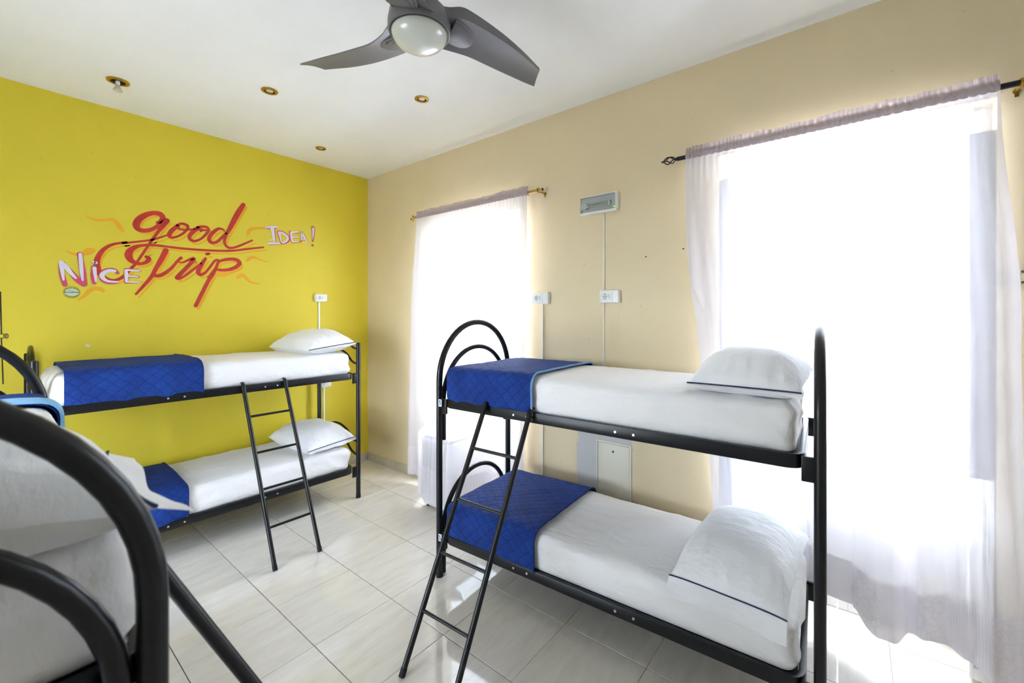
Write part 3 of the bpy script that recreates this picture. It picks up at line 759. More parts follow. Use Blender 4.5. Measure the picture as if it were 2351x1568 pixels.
ORANGE=[[(-2.291,2.368,0.004),(-2.261,2.35,0.011),(-2.223,2.346,0.015),(-2.184,2.355,0.017),(-2.151,2.364,0.022),(-2.127,2.345,0.025),(-2.108,2.315,0.026),(-2.093,2.29,0.02)],[(-2.388,2.099,0.005),(-2.36,2.086,0.014),(-2.331,2.081,0.015),(-2.303,2.092,0.025),(-2.276,2.11,0.045),(-2.26,2.118,0.036)],[(-2.328,1.757,0.008),(-2.299,1.787,0.019),(-2.274,1.823,0.024),(-2.246,1.844,0.025),(-2.215,1.839,0.027),(-2.201,1.826,0.02)],[(-1.234,2.381,0.02),(-1.229,2.412,0.029),(-1.196,2.442,0.026),(-1.147,2.456,0.02),(-1.077,2.467,0.019)],[(-1.24,2.146,0.025),(-1.214,2.171,0.025),(-1.177,2.181,0.021),(-1.131,2.163,0.015),(-1.085,2.151,0.01),(-1.058,2.154,0.006)],[(-1.316,1.988,0.028),(-1.287,2.01,0.03),(-1.258,1.995,0.027),(-1.21,1.95,0.017),(-1.131,1.936,0.007)]]
NICE_P=[[[(-2.42,2.016,0.017),(-2.41,1.929,0.029),(-2.396,1.862,0.027)],[(-2.403,2.014,0.019),(-2.366,1.951,0.03),(-2.335,1.903,0.035),(-2.303,1.869,0.032)],[(-2.322,2.086,0.031),(-2.315,2.016,0.032),(-2.306,1.937,0.034),(-2.301,1.869,0.032)]],[[(-2.25,1.999,0.026),(-2.253,1.941,0.029),(-2.248,1.884,0.026)]],[[(-2.123,1.967,0.023),(-2.138,1.986,0.023),(-2.167,1.991,0.019),(-2.196,1.971,0.03),(-2.208,1.937,0.033),(-2.196,1.905,0.031),(-2.167,1.89,0.023),(-2.123,1.893,0.014)]],[[(-2.075,1.997,0.02),(-2.072,1.954,0.031),(-2.074,1.898,0.021)],[(-2.075,1.995,0.019),(-2.036,1.996,0.019),(-1.994,1.992,0.019)],[(-2.067,1.945,0.019),(-2.002,1.945,0.018)],[(-2.072,1.897,0.014),(-1.987,1.903,0.014)]]]
NICE_W=[[[(-2.416,2.021,0.023),(-2.41,1.961,0.021),(-2.403,1.896,0.011)],[(-2.414,2.021,0.018),(-2.392,1.99,0.028),(-2.366,1.945,0.022),(-2.342,1.912,0.012)],[(-2.32,2.086,0.019),(-2.317,2.032,0.022),(-2.313,1.952,0.019),(-2.308,1.898,0.01)]],[[(-2.247,1.991,0.023),(-2.243,1.941,0.018),(-2.239,1.893,0.009)],[(-2.249,2.032,0.02),(-2.239,2.031,0.02)]],[[(-2.138,1.979,0.02),(-2.165,1.98,0.024),(-2.191,1.965,0.026),(-2.207,1.941,0.028),(-2.196,1.915,0.023),(-2.169,1.9,0.016),(-2.123,1.898,0.012)]],[[(-2.075,1.991,0.015),(-2.071,1.954,0.023),(-2.072,1.903,0.015)],[(-2.067,1.992,0.014),(-1.995,1.992,0.013)],[(-2.065,1.947,0.012),(-2.005,1.945,0.011)],[(-2.07,1.902,0.01),(-1.989,1.902,0.009)]]]
IDEA_P=[[[(-1.069,2.467,0.013),(-0.986,2.481,0.013)],[(-1.018,2.474,0.036),(-1.008,2.407,0.027),(-1.002,2.34,0.02)],[(-1.05,2.316,0.012),(-0.957,2.333,0.013)]],[[(-0.973,2.447,0.021),(-0.957,2.406,0.03),(-0.939,2.344,0.022)],[(-0.973,2.45,0.019),(-0.933,2.453,0.021),(-0.891,2.429,0.024),(-0.873,2.396,0.024),(-0.889,2.361,0.021),(-0.937,2.339,0.017)]],[[(-0.861,2.464,0.021),(-0.849,2.408,0.031),(-0.84,2.366,0.021)],[(-0.857,2.466,0.018),(-0.788,2.467,0.017)],[(-0.836,2.409,0.012),(-0.788,2.417,0.012)],[(-0.84,2.363,0.016),(-0.773,2.377,0.015)]],[[(-0.753,2.382,0.013),(-0.75,2.436,0.021),(-0.744,2.479,0.018),(-0.718,2.436,0.023),(-0.69,2.374,0.014)],[(-0.747,2.4,0.013),(-0.709,2.405,0.013)]],[[(-0.632,2.537,0.041),(-0.629,2.462,0.028),(-0.636,2.404,0.018)],[(-0.64,2.36,0.024),(-0.636,2.361,0.023)]]]
IDEA_W=[[[(-1.081,2.476,0.02),(-0.983,2.493,0.02)],[(-1.026,2.477,0.034),(-1.015,2.406,0.025),(-1.006,2.342,0.016)],[(-1.056,2.325,0.018),(-0.961,2.338,0.016)],[(-1.051,2.354,0.008),(-1.022,2.367,0.011)]],[[(-0.965,2.443,0.019),(-0.953,2.402,0.019),(-0.941,2.355,0.013)],[(-0.965,2.445,0.017),(-0.929,2.443,0.019),(-0.891,2.419,0.02),(-0.883,2.395,0.02),(-0.899,2.367,0.017),(-0.929,2.347,0.014)]],[[(-0.853,2.46,0.017),(-0.847,2.409,0.02),(-0.838,2.37,0.017)],[(-0.849,2.463,0.017),(-0.788,2.475,0.015)],[(-0.836,2.415,0.013),(-0.788,2.422,0.012)],[(-0.836,2.368,0.011),(-0.778,2.378,0.01)]],[[(-0.752,2.397,0.008),(-0.749,2.436,0.018),(-0.744,2.474,0.019),(-0.722,2.435,0.018),(-0.693,2.375,0.012)],[(-0.745,2.405,0.01),(-0.709,2.41,0.011)]],[[(-0.632,2.532,0.026),(-0.632,2.471,0.017),(-0.636,2.42,0.006)],[(-0.639,2.36,0.016),(-0.637,2.36,0.015)]]]

# ------------------------------------------------------------------ text as mesh (built-in font)
def text_geo(s, size, bold=0.):
    c = bpy.data.curves.new('lettering', 'FONT'); c.body = s; c.size = size; c.align_x = 'CENTER'; c.align_y = 'CENTER'
    c.offset = bold; c.resolution_u = 3
    o = bpy.data.objects.new('lettering', c); col.objects.link(o)
    dg = bpy.context.evaluated_depsgraph_get()
    me = bpy.data.meshes.new_from_object(o.evaluated_get(dg))
    v = [tuple(x.co) for x in me.vertices]; f = [tuple(p.vertices) for p in me.polygons]
    bpy.data.objects.remove(o); bpy.data.curves.remove(c); bpy.data.meshes.remove(me)
    return v, f

# number tags on the arched bunk
def number_tag(z, label):
    p = to_world(R_LOC, R_RZ, .030, -.0235, z)
    t_ = thing('number_tag', label, 'tag', p, R_RZ, 'bunk number tags')
    MB().box(-.013, .013, -.0015, .0015, -.022, .022).build('card', 'tag_white', t_, True, .0006)
    v, f = text_geo('5', .040, .0012)
    link_mesh('numeral', [(a, -.0020, b) for a, b, _ in v], f, 'tag_blue', t_, False)
number_tag(1.102, 'small white tag reading 5 on the upper rail by the windows')
number_tag(.262, 'small white tag reading 5 on the lower rail by the windows')

# ------------------------------------------------------------------ painted lettering on the yellow wall
def ribbon(strokes, x, grow=0.):
    b = MB()
    for k_, st in enumerate(strokes):
        xx = x + .00001 * k_
        pts = [np.array(p) for p in catmull(st, 9)] if len(st) > 2 else [np.array(st[0]) + (np.array(st[-1]) - np.array(st[0])) * q for q in np.linspace(0, 1, 6)]
        L, Rr = [], []
        for i, p in enumerate(pts):
            d = pts[min(i + 1, len(pts) - 1)][:2] - pts[max(i - 1, 0)][:2]
            n = np.array([-d[1], d[0]]) / max(np.linalg.norm(d), 1e-9); w = max(p[2] / 2 + grow, .0008)
            L.append(p[:2] + n * w); Rr.append(p[:2] - n * w)
        k = len(b.v)
        for l, r in zip(L, Rr): b.v += [(xx, l[0], l[1]), (xx, r[0], r[1])]
        for i in range(len(pts) - 1): b.f.append((k + 2 * i, k + 2 * i + 1, k + 2 * i + 3, k + 2 * i + 2))
        for p, q in ((pts[0], pts[1]), (pts[-1], pts[-2])):       # round brush ends
            w = max(p[2] / 2 + grow, .0008); c0 = len(b.v); b.v.append((xx + .00001, p[0], p[1]))
            for j in range(14): b.v.append((xx + .00001, p[0] + w * math.cos(2 * PI * j / 14), p[1] + w * math.sin(2 * PI * j / 14)))
            for j in range(14): b.f.append((c0, c0 + 1 + j, c0 + 1 + (j + 1) % 14))
    return b
def flat(b, name, mat, parent=None):
    o = link_mesh(name, b.v, b.f, mat, parent, False); return o
mural = thing('painted_lettering', 'red brush script reading good trip on the yellow wall', 'wall lettering')
flat(ribbon(SHADOW, .0010), 'orange_shadow', 'paint_orange', mural)
flat(ribbon(RED, .0022), 'red_script', 'paint_red', mural)
where = ['above the script at upper left', 'behind the pink letter N', 'below the pink word at lower left', 'running into the word IDEA', 'right of the script below IDEA', 'right of the script at its lower end']
for st, w in zip(ORANGE, where):
    tag(flat(ribbon([st], .0009, .0015), 'paint_swash', 'paint_orange'), 'orange painted swash on the yellow wall ' + w, 'wall paint', 'orange swashes round the lettering')
for nm, PP, WW, txt in (('painted_word', NICE_P, NICE_W, 'NICE'), ('painted_word', IDEA_P, IDEA_W, 'IDEA!')):
    r_ = thing(nm, ('large' if txt == 'NICE' else 'small') + ' pink and white painted word reading ' + txt + ' on the yellow wall', 'wall lettering', group='pink words on the yellow wall')
    for gp_, gw in zip(PP, WW):
        lt = flat(ribbon(gp_, .0034), 'letter', 'paint_pink', r_)
        flat(ribbon(gw, .0046), 'letter_fill', 'paint_lilac', lt)

st = thing('round_sticker', 'small round pale green sticker under the pink letter N', 'sticker', (0, -2.363, 1.810))
MB().lathe([(.045, 0.0002), (.045, .0008)], (0, 0, 0), 'x', 40).build('sticker_disc', 'sticker_rim', st, False)
n_ = 20; poly = [(.036 * math.cos(PI * k / n_), .026 * math.sin(PI * k / n_)) for k in range(n_ + 1)]
poly = poly + [(-a, -b_) for a, b_ in poly[1:-1]]
MB().prism(poly, 'x', .0009, .0013).build('centre_panel', 'sticker_teal', st, False)
b = MB()
def put(s, size, cy_, cz_, rot=0., bold=0., sx=1.):
    v, f = text_geo(s, size, bold); c, q = math.cos(rot), math.sin(rot)
    b.add([(.0016, cy_ + (a * sx * c - d * q), cz_ + (a * sx * q + d * c)) for a, d, _ in v], f)
put('Rookies', .0195, 0, .001, .04, .0002, 1.2); put('THE', .0055, -.010, .013, 0, .0002, 1.4)
for s, r0, top in (('WORLD WIDE', .033, True), ('AMSTERDAM', .033, False)):
    for k, ch in enumerate(s):
        if ch == ' ': continue
        a = (k - (len(s) - 1) / 2) * .235
        if top: put(ch, .0072, r0 * 1.1 * math.sin(a), r0 * math.cos(a), -a, .0003)
        else: put(ch, .0072, r0 * 1.1 * math.sin(a), -r0 * math.cos(a), a, .0003)
link_mesh('lettering', b.v, b.f, 'sticker_ink', st, False)

# black line drawing at the far left and a chip of bare plaster
bl = [[(-2.687, 1.80, .006), (-2.684, 1.6, .006), (-2.683, 1.528, .006)], [(-2.683, 1.498, .006), (-2.680, 1.38, .006), (-2.676, 1.20, .006)],
      [(-2.70, 1.526, .004), (-2.672, 1.525, .004)], [(-2.672, 1.526, .004), (-2.672, 1.499, .004)], [(-2.672, 1.499, .004), (-2.70, 1.498, .004)],
      [(-2.672, 1.516, .003), (-2.666, 1.516, .003)], [(-2.672, 1.508, .003), (-2.666, 1.508, .003)], [(-2.664, 1.527, .004), (-2.664, 1.497, .004)],
      [(-2.664, 1.527, .004), (-2.657, 1.524, .004), (-2.655, 1.512, .004), (-2.657, 1.500, .004), (-2.664, 1.497, .004)]]
tag(flat(ribbon(bl, .001), 'painted_outline', 'paint_black'), 'thin black outline drawing at the left end of the yellow wall', 'wall paint')
ch = [(-2.296, 1.434), (-2.288, 1.437), (-2.276, 1.431), (-2.268, 1.430), (-2.270, 1.421), (-2.278, 1.417), (-2.288, 1.421)]
tag(MB().prism(ch, 'x', .0003, .001).build('paint_chip', 'chip_white', None, False), 'small white chip on the yellow wall above the upper bunk', 'paint chip')

# ------------------------------------------------------------------ sockets, conduits, small wall fittings
def socket_box(name, wall, c, z, w, h, label, blank=+1):
    # local frame: x along the wall, y out of the wall towards the room is negative
    rz = 0 if wall == 'right' else PI / 2
    loc = (c, 0, z) if wall == 'right' else (0, c, z)
    t_ = thing(name, label, 'socket', loc, rz, 'surface mounted wall sockets')
    d = .042
    MB().box(-w / 2, w / 2, -d, -.001, -h / 2, h / 2).build('housing', 'white_plastic', t_, True, .006, 3)
    cxm = -blank * w * .10
    MB().box(cxm - .045, cxm + .045, -d - .003, -d, -h / 2 + .008, h / 2 - .008).build('faceplate', 'white_plastic', t_, True, .003)
    MB().box(cxm - .034, cxm + .034, -d - .005, -d - .003, -.024, .024).build('socket_module', 'white_plastic', t_, True, .002)
    cm = cxm - .010
    MB().lathe([(.020, -.0062), (.0195, -.0068), (.0175, -.0068), (.017, -.0052), (.0005, -.0052)], (cm, -d, 0), 'y', 24).build('round_socket', 'socket_grey', t_)
    for dx in (-.0095, 0, .0095):
        MB().lathe([(.0028, -.0070), (.0028, -.005)], (cm + dx, -d, 0), 'y', 10).build('pin_hole', 'dark_hole', t_, False)
    for dz in (-.0105, 0, .0105):
        MB().box(cxm + .018, cxm + .023, -d - .0056, -d - .005, dz - .0028, dz + .0028).build('pin_hole', 'dark_hole', t_, False)
    for dz in (-.0155, .0155):
        MB().box(cm - .004, cm + .004, -d - .0074, -d - .0066, dz - .0022, dz + .0022).build('earth_clip', 'dark_hole', t_, False)
    MB().lathe([(.0022, -.0006), (.0022, 0)], (blank * (w / 2 - .022), -d, 0), 'y', 10).build('screw', 'socket_grey', t_, False)
    return t_
socket_box('wall_socket', 'right', 2.419, 1.780, .154, .092, 'white wall socket beside the far sheer curtain')
socket_box('wall_socket', 'right', 3.004, 1.778, .142, .090, 'white wall socket below the emergency light')
socket_box('wall_socket', 'left', -.562, 1.823, .125, .080, 'white wall socket on the yellow wall above the upper pillow')
socket_box('wall_socket', 'left', -.517, .935, .125, .080, 'white wall socket on the yellow wall between the two bunk levels')
def conduit(x0, x1, y0, y1, z0, z1, label):
    r_ = tag(MB().box(x0, x1, y0, y1, z0, z1).build('cable_conduit', 'white_plastic' if x0 < .5 else 'cream_plastic', None, True, .002), label, 'conduit', 'cable conduits')
conduit(2.944, 2.958, -.011, -.0005, 1.826, 2.372, 'thin conduit between the emergency light and the socket below it')
conduit(2.942, 2.954, -.010, -.0005, .93, 1.731, 'thin conduit running down from the socket below the emergency light')
conduit(2.418, 2.434, -.012, -.0005, .10, 1.732, 'white conduit running down from the socket beside the far curtain')
conduit(.0005, .012, -.578, -.562, .976, 1.781, 'white conduit between the two sockets on the yellow wall')
conduit(.0005, .012, -.525, -.510, .10, .894, 'white conduit below the lower socket on the yellow wall')

# emergency light
t_ = thing('emergency_light', 'white emergency light with a bare tube behind a clear cover', 'wall light', (2.9185, 0, 2.437))
MB().box(-.144, .144, -.016, -.001, -.067, .067).build('back_plate', 'white_plastic', t_, True, .004)
MB().box(-.132, .132, -.018, -.016, -.050, .056).build('reflector', 'socket_grey', t_, False)
f_ = MB(); f_.box(-.144, .144, -.046, -.016, -.067, -.052).box(-.144, .144, -.034, -.016, .057, .067).box(.134, .144, -.040, -.016, -.052, .057).box(-.144, -.138, -.030, -.016, -.052, .057)
f_.build('frame', 'white_plastic', t_, True, .003)
MB().box(-.138, -.090, -.044, -.018, -.030, .020).box(-.092, -.078, -.040, -.02, -.022, .014).build('lamp_holder', 'white_plastic', t_, True, .004)
for dz in (-.012, .006):
    MB().cyl((-.085, -.032, dz), (.085, -.032, dz), .0065, 12).build('tube', 'lamp_glass', t_)
MB().box(.080, .094, -.040, -.018, -.020, .014).build('tube_clip', 'white_plastic', t_, True, .002)
MB().box(-.137, .133, -.0485, -.0470, -.052, .057).build('cover', 'clear_glass', t_, False)
MB().lathe([(.004, -.004), (.004, .0)], (.118, -.020, -.034), 'y', 10).build('indicator', 'led_green', t_, False)

# access hatch low on the window wall
t_ = thing('access_hatch', 'cream painted hatch with a black knob hole behind the lower bunk', 'hatch', (3.022, 0, .50))
MB().box(-.118, .118, -.006, -.0005, -.245, .245).build('door', 'cream_plastic', t_, True, .002)
f_ = MB(); f_.box(-.128, -.120, -.009, -.0005, -.255, .262).box(.120, .132, -.010, -.0005, -.255, .262).box(-.12, .12, -.010, -.0005, .248, .262)
f_.build('frame', 'cream_plastic', t_, True, .002)
MB().lathe([(.007, -.0085), (.007, -.006)], (-.0, 0, .195), 'y', 16).build('knob_hole', 'dark_hole', t_, False)

# nails left in the window wall
for (x, z, lab) in ((3.258, 2.035, 'bare nail in the cream wall right of the conduit'), (3.498, 2.065, 'bare nail in the cream wall next to the near curtain')):
    tag(MB().lathe([(.0015, 0), (.0015, -.012), (.0045, -.012), (.0045, -.015)], (x, 0, z), 'y', 10).build('wall_nail', 'iron'), lab, 'nail', 'nails in the cream wall')
for z, lab in ((1.835, 'upper of two grey cables along the wall right of the near curtain'), (1.790, 'lower of two grey cables along the wall right of the near curtain')):
    t_ = thing('wall_cable', lab, 'cable', group='cables right of the near curtain')
    MB().tube([(4.80, -.006, z), (5.0, -.006, z + .001), (5.4, -.006, z - .001), (5.9, -.006, z)], .0042, 8).build('cable', 'aluminium_frame', t_)
    for x in (4.882, 5.15, 5.45): MB().box(x - .004, x + .004, -.012, -.0005, z - .007, z + .007).build('cable_clip', 'white_plastic', t_, True, .0015)

# ------------------------------------------------------------------ curtains and rods
def rod(x0, x1, y, z, r, mat, brackets, label, finial):
    t_ = thing('curtain_rod', label, 'curtain rod', (0, 0, 0))
    b_ = MB(); b_.tube([(x0, y, z), (x1, y, z)], r, 16, caps=False); b_.tube([(x0, y, z), (x1, y, z)], r * .8, 16, caps=False)
    b_.build('pole', mat, t_)
    for x in brackets:
        b_ = MB().cyl((x, -.002, z - .005), (x, y, z - .005), .006, 10); b_.lathe([(.012, -.004), (.012, -.0005)], (x, 0, z - .005), 'y', 14); b_.tube([(x - .006, y, z), (x + .006, y, z)], r * 1.45, 14)
        b_.box(x - .006, x + .006, -.006, -.0005, z - .030, z)
        b_.build('bracket', 'gold', t_)
    finial(t_, x0, y, z)
    return t_
def leaf_finial(t_, x, y, z):
    b_ = MB().cyl((x, y, z), (x - .014, y, z), .006, 10)
    b_.tube(catmull([(x - .012, y, z), (x - .03, y, z - .008), (x - .045, y, z - .004)], 5), .0025, 8)
    for (dx, dz, ang, ln) in ((-.020, .004, 2.3, .030), (-.026, -.012, -1.7, .026), (-.042, -.004, 3.3, .030)):
        pts = []
        c, s_ = math.cos(ang), math.sin(ang)
        for k in range(14):
            a = 2 * PI * k / 14; px, pz = ln * (.5 - .5 * math.cos(a)), ln * .30 * math.sin(a)
            pts.append((x + dx + px * c - pz * s_, z + dz + px * s_ + pz * c))
        b_.prism(pts, 'y', y - .0025, y + .0025)
    b_.build('leaf_finial', 'gold', t_)
def cage_finial(t_, x, y, z):
    b_ = MB().cyl((x + .004, y, z), (x - .022, y, z), .0125, 14)
    b_.cyl((x - .022, y, z), (x - .034, y, z), .009, 12)
    for k in range(4):
        p = [(x - .030 - .075 * q, y + .024 * math.sin(PI * q) ** .8 * math.cos(k * PI / 2 + 2.4 * q), z + .024 * math.sin(PI * q) ** .8 * math.sin(k * PI / 2 + 2.4 * q)) for q in np.linspace(0.001, .999, 18)]
        b_.tube(p, .0032, 8)
    b_.lathe([(.002, -.012), (.006, -.006), (.006, .0), (.002, .006)], (x - .107, y, z), 'x', 12)
    b_.build('cage_finial', 'iron', t_)
rod(.965, 2.487, -.095, 2.603, .0125, 'brass_rod', (1.02, 2.445), 'thin brass curtain rod with leaf finial over the far window', leaf_finial)
rod(3.503, 5.25, -.080, 2.612, .0125, 'iron', (3.545, 4.875), 'black iron curtain rod with cage finial over the near window', cage_finial)

def curtain(name, label, yrod, zrod, edge_l, edge_r, hem, folds, bulge, seed, hemline, nx=260, nz=130):
    root = thing(name, label, 'curtain', group='sheer curtains')
    S_ = np.linspace(0, 1, nx)
    ztop = zrod - .018
    def sheet(zfun0, zfun1, n, y_extra, mat, pname, pleat):
        V = np.zeros((n, nx, 3)); UV = np.zeros((n, nx, 2))
        for i, t_ in enumerate(np.linspace(0, 1, n)):
            z = zfun0(S_) + (zfun1(S_) - zfun0(S_)) * t_
            x = edge_l(z) + (edge_r(z) - edge_l(z)) * S_
            g_ = sstep(0, .7, (zrod - z))
            y = yrod - .014 + 0 * S_
            fold = sum(A * np.sin(2 * PI * (k * S_ + .03 * np.sin(z * 1.3 + p)) + p) for k, A, p in folds)
            small = .004 * np.sin(2 * PI * 38 * S_ + 2 * np.sin(S_ * 20)) * np.exp(-(zrod - z) / .22)
            y = y - g_ * (fold + .018 * fbm(S_ * 5 + seed, z * .8, z * 0, 3)) - small
            y = y + y_extra(S_, z, x) + bulge(x, z)
            x = x + g_ * .006 * fbm(S_ * 9, z * 2 + seed, z * 0, 2)
            if seed == 8: y = np.where(x < 4.33, np.maximum(y, -.080 - .1 * sstep(1.60, 2.0, z)), y)   # the bed stands close and presses the folds flat
            y = np.minimum(y, -.012)
            V[i, :, 0], V[i, :, 1], V[i, :, 2] = x, y, z
            UV[i, :, 0] = S_ * 1.9; UV[i, :, 1] = z
        F = [(i * nx + j, i * nx + j + 1, (i + 1) * nx + j + 1, (i + 1) * nx + j) for i in range(n - 1) for j in range(nx - 1)]
        return link_mesh(pname, V.reshape(-1, 3), F, mat, root, True, UV.reshape(-1, 2), angle=180)
    zero = lambda s, z, x: 0 * s
    sheet(lambda s: ztop + 0 * s, hemline, nz, zero, 'sheer_cloth', 'sheer_panel', False)
    sheet(hemline, hem, 24, zero, 'sheer_hem', 'double_hem', False)
    # gathered pocket round the rod with a ruffle standing above it
    n = 460; S2 = np.linspace(0, 1, n); rows = []
    pl = np.sin(2 * PI * 55 * S2 + 4 * np.sin(S2 * 31)) * .5 + .5 * fbm(S2 * 70 + seed, S2 * 0, S2 * 0, 2)
    prof = [(-.016, -.020), (-.019, -.012), (-.021, 0), (-.019, .012), (-.010, .020), (-.007, .030), (-.009, .040), (-.010, .050)]
    zj = .006 * fbm(S2 * 22 + seed, S2 * 0, S2 * 0, 3)
    for (dy, dz) in prof:
        q = 1 + (1.3 if dz > .022 else .5) * 0
        rows.append(np.stack([edge_l(zrod + 0 * S2) + (edge_r(zrod + 0 * S2) - edge_l(zrod + 0 * S2)) * S2, yrod + dy - (.0035 + max(0, dz) * .14) * pl, zrod + dz + zj * max(0, dz) / .03], 1))
    back = [(.010, .020), (.017, .0), (.012, -.02)]
    for (dy, dz) in reversed(back): rows.insert(0, np.stack([rows[0][:, 0], yrod + dy + .003 * pl, zrod + dz + 0 * S2], 1))
    V = np.concatenate(rows); m = len(rows)
    F = [(i * n + j, (i + 1) * n + j, (i + 1) * n + j + 1, i * n + j + 1) for i in range(m - 1) for j in range(n - 1)]
    link_mesh('gathered_header', V, F, 'sheer_header', root, True, np.stack([np.tile(S2 * 2, m), V[:, 2]], 1), angle=180)
    return root
lin = lambda a, b: (lambda z: a + (b - a) * (2.6 - z) / 2.6)
# the far curtain falls over the appliance standing in front of its window
def bulge_far(x, z):
    m = sstep(1.24, 1.36, x) * (1 - sstep(1.84, 1.98, x))
    k = (1 - sstep(.615, .70, z)) + .0
    slope = np.clip((1.45 - z) / .83, 0, 1) ** 1.5 * (1 - (1 - sstep(.615, .70, z)))
    return -m * (.295 * k + .16 * slope)
curtain('sheer_curtain', 'long white sheer curtain over the far window', -.095, 2.603, lin(1.005, .905), lin(2.352, 2.345),
        lambda s: .085 + .012 * np.sin(s * 9) + 0 * s, ((5, .020, .4), (8, .015, 1.9), (13, .009, .7)), bulge_far, 3,
        lambda s: .36 + .01 * np.sin(s * 7))
def edge_near_l(z): return 3.536 + .155 * sstep(2.5, .3, z)
def edge_near_r(z): return 4.812 + .05 * sstep(2.6, 1.6, z) + .035 * sstep(1.2, .2, z)
def bulge_near(x, z):
    d = sstep(1.6, .2, z)
    f = np.exp(-((x - 4.435) / .075) ** 4) * .085 + np.exp(-((x - 4.76) / .07) ** 2) * .03
    return -d * f - .02 * d
def hem_near(s):
    x = 3.70 + 1.18 * s
    return .245 - .10 * sstep(4.5, 4.85, x) - .06 * np.exp(-((x - 4.435) / .085) ** 6) - .02 * sstep(4.1, 4.3, x)
curtain('sheer_curtain', 'wide white sheer curtain over the near window', -.080, 2.612, edge_near_l, edge_near_r,
        hem_near, ((4, .022, 2.2), (7, .018, .3), (11, .013, 1.2), (17, .008, .2)), bulge_near, 8,
        lambda s: .50 - .11 * s + .012 * np.sin(s * 8))

# ------------------------------------------------------------------ appliance under the far curtain
t_ = thing('portable_air_conditioner', 'white portable air conditioner half hidden behind the far curtain', 'air conditioner', (1.595, -.215, 0))
MB().box(-.185, .185, -.165, .165, .10, .595).build('body', 'appliance_white', t_, True, .025, 4)
MB().box(-.172, .172, -.155, .155, .022, .098).build('base', 'appliance_white', t_, True, .012, 3)
MB().box(-.170, .170, -.150, .150, .5955, .610).build('top_grille', 'appliance_grey', t_, True, .006)
for sx in (-1, 1):
    for sy in (-1, 1): MB().cyl((sx * .14, sy * .12, 0), (sx * .14, sy * .12, .024), .018, 14).build('caster', 'rubber', t_)

# ------------------------------------------------------------------ ceiling lights
def downlight(x, y, label, r=.044, bulb=False):
    t_ = thing('ceiling_spotlight', label, 'spotlight', (x, y, H), group='gold ceiling spotlights')
    MB().lathe([(r * .62, -.001), (r * .64, -.008), (r * .80, -.0105), (r * .97, -.007), (r, -.0005), (r * .62, -.0003)], (0, 0, 0), 'z', 32).build('gold_ring', 'gold', t_)
    if not bulb:
        MB().lathe([(.0005, -.0015), (r * .60, -.0015), (r * .60, -.0035), (r * .5, -.0035)], (0, 0, 0), 'z', 24).build('recess', 'dark_hole', t_)
        MB().lathe([(.0005, -.0060), (r * .30, -.0058), (r * .44, -.0045), (r * .46, -.0022)], (0, 0, 0), 'z', 24).build('bulb', 'bulb_glass', t_)
    else:
        MB().lathe([(.0005, -.0015), (r * .60, -.0015), (r * .60, -.0035), (r * .5, -.0035)], (0, 0, 0), 'z', 24).build('recess', 'dark_hole', t_)
        MB().lathe([(.011, -.004), (.012, -.020), (.009, -.030)], (.004, -.002, 0), 'z', 18).build('lamp_socket', 'white_plastic', t_)
        MB().lathe([(.010, -.028), (.012, -.040), (.021, -.056), (.0255, -.066), (.0255, -.069), (.022, -.068), (.0005, -.062)], (.004, -.002, 0), 'z', 24).build('hanging_bulb', 'bulb_glass', t_)
downlight(.535, -2.199, 'gold ceiling spotlight with its bulb hanging out', .060, True)
downlight(1.188, -1.520, 'gold recessed ceiling spotlight left of the fan', .052)
downlight(1.917, -.791, 'gold recessed ceiling spotlight nearest the window wall', .050)
downlight(.468, -.790, 'gold recessed ceiling spotlight by the yellow wall corner', .046)

# ------------------------------------------------------------------ ceiling fan
FX, FY, FZ = 2.893, -1.602, 2.865
fan = thing('ceiling_fan', 'grey three-bladed ceiling fan with a frosted dome light', 'ceiling fan', (FX, FY, FZ), 0)
MB().lathe([(.075, H - FZ - .001), (.080, H - FZ - .05), (.055, H - FZ - .085), (.022, H - FZ - .10), (.02, .105), (.055, .10), (.100, .088), (.124, .060), (.131, .02), (.131, -.008), (.128, -.018), (.122, -.020), (.120, -.012), (.05, -.010)], (0, 0, 0), 'z', 48).build('motor_housing', 'fan_grey', fan)
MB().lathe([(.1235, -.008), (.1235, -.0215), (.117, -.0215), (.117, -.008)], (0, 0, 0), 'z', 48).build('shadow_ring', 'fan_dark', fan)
dome = [(.1165 * math.cos(a), -.020 - .068 * math.sin(a)) for a in np.linspace(0, PI / 2 - .01, 14)]
MB().lathe([(.1165, -.012)] + dome, (0, 0, 0), 'z', 48).build('lamp_shade', 'lamp_glass', fan)
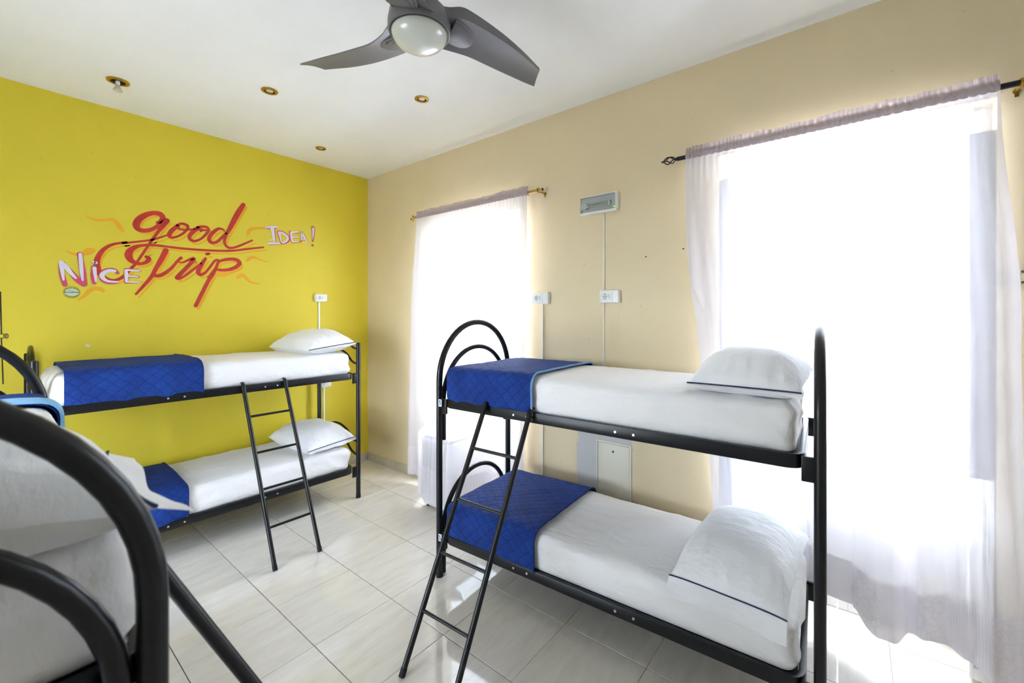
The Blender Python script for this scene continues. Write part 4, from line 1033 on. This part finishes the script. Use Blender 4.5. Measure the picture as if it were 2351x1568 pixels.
def fan_blade(ang):
    # stations: radius, centre offset across, chord, height of trailing(+) edge, of leading(-) edge, lip height
    st_ = [(.03, 0, .18, .010, .030, .030), (.085, -.011, .180, .006, .030, .036), (.13, -.034, .188, -.004, .028, .042), (.17, -.0475, .181, -.010, .024, .040), (.25, -.057, .162, -.015, .018, .034),
           (.34, -.0525, .157, -.017, .012, .027), (.42, -.044, .148, -.018, .008, .020), (.50, -.0315, .133, -.018, .005, .014), (.57, -.018, .114, -.018, .003, .010), (.612, -.011, .102, -.017, .002, .006)]
    D = catmull(st_, 5)
    b_ = MB(); k = 0; nc = 10; rows = []
    for q_, (r, c, ch, zp, zm, lip) in enumerate(D):
        tipf = max(0, (r - .57) / .045)
        low, high = [], []
        for j in range(nc + 1):
            t__ = j / nc
            yy = c + ch * (t__ - .5)
            zz = zm + (zp - zm) * t__ + .006 * math.sin(PI * t__)
            rr = r + .050 * t__ * (r / .615) ** 6
            low.append((rr, yy, zz)); high.append((rr, yy, zz + .007 + lip * (1 - t__) ** 5))
        rows.append(low + high[::-1])
    m = len(rows[0]); v = [p for r_ in rows for p in r_]; f = []
    for i in range(len(rows) - 1):
        for j in range(m):
            f.append((i * m + j, i * m + (j + 1) % m, (i + 1) * m + (j + 1) % m, (i + 1) * m + j))
    f.append(tuple(range(m))); f.append(tuple((len(rows) - 1) * m + j for j in range(m)))
    ca, sa = math.cos(ang), math.sin(ang)
    rot = lambda p: (p[0] * ca - p[1] * sa, p[0] * sa + p[1] * ca, p[2])
    b_.add([rot(p) for p in v], f)
    o = b_.build('blade', 'fan_grey', fan, True, angle=35)
    # stepped contours cast into the blade root
    for s_, (rr, hw, dz) in enumerate(((.235, .062, .003), (.205, .050, .007), (.172, .036, .011))):
        pts = []
        for k_ in range(19):
            a = -PI / 2 + PI * k_ / 18
            pts.append((.115 + (rr - .115) * math.cos(a) ** .7 if math.cos(a) > 1e-6 else .115, -.055 + hw * math.sin(a) + (rr - .115) * math.cos(a) * .10))
        bb = MB(); n__ = len(pts)
        zf = lambda p: .012 - .20 * (p[1] + .05) - .05 * (p[0] - .12)
        V0 = [rot((p[0], p[1], zf(p) + .012)) for p in pts]; V1 = [rot((p[0], p[1], zf(p) - dz)) for p in pts]
        bb.add(V0 + V1, [tuple(range(n__)), tuple(range(2 * n__ - 1, n__ - 1, -1))] + [(i, (i + 1) % n__, n__ + (i + 1) % n__, n__ + i) for i in range(n__)])
        bb.build('blade_contour', 'fan_grey', o, True, .0025, 2)
for a in (75, -165, -45): fan_blade(math.radians(a))
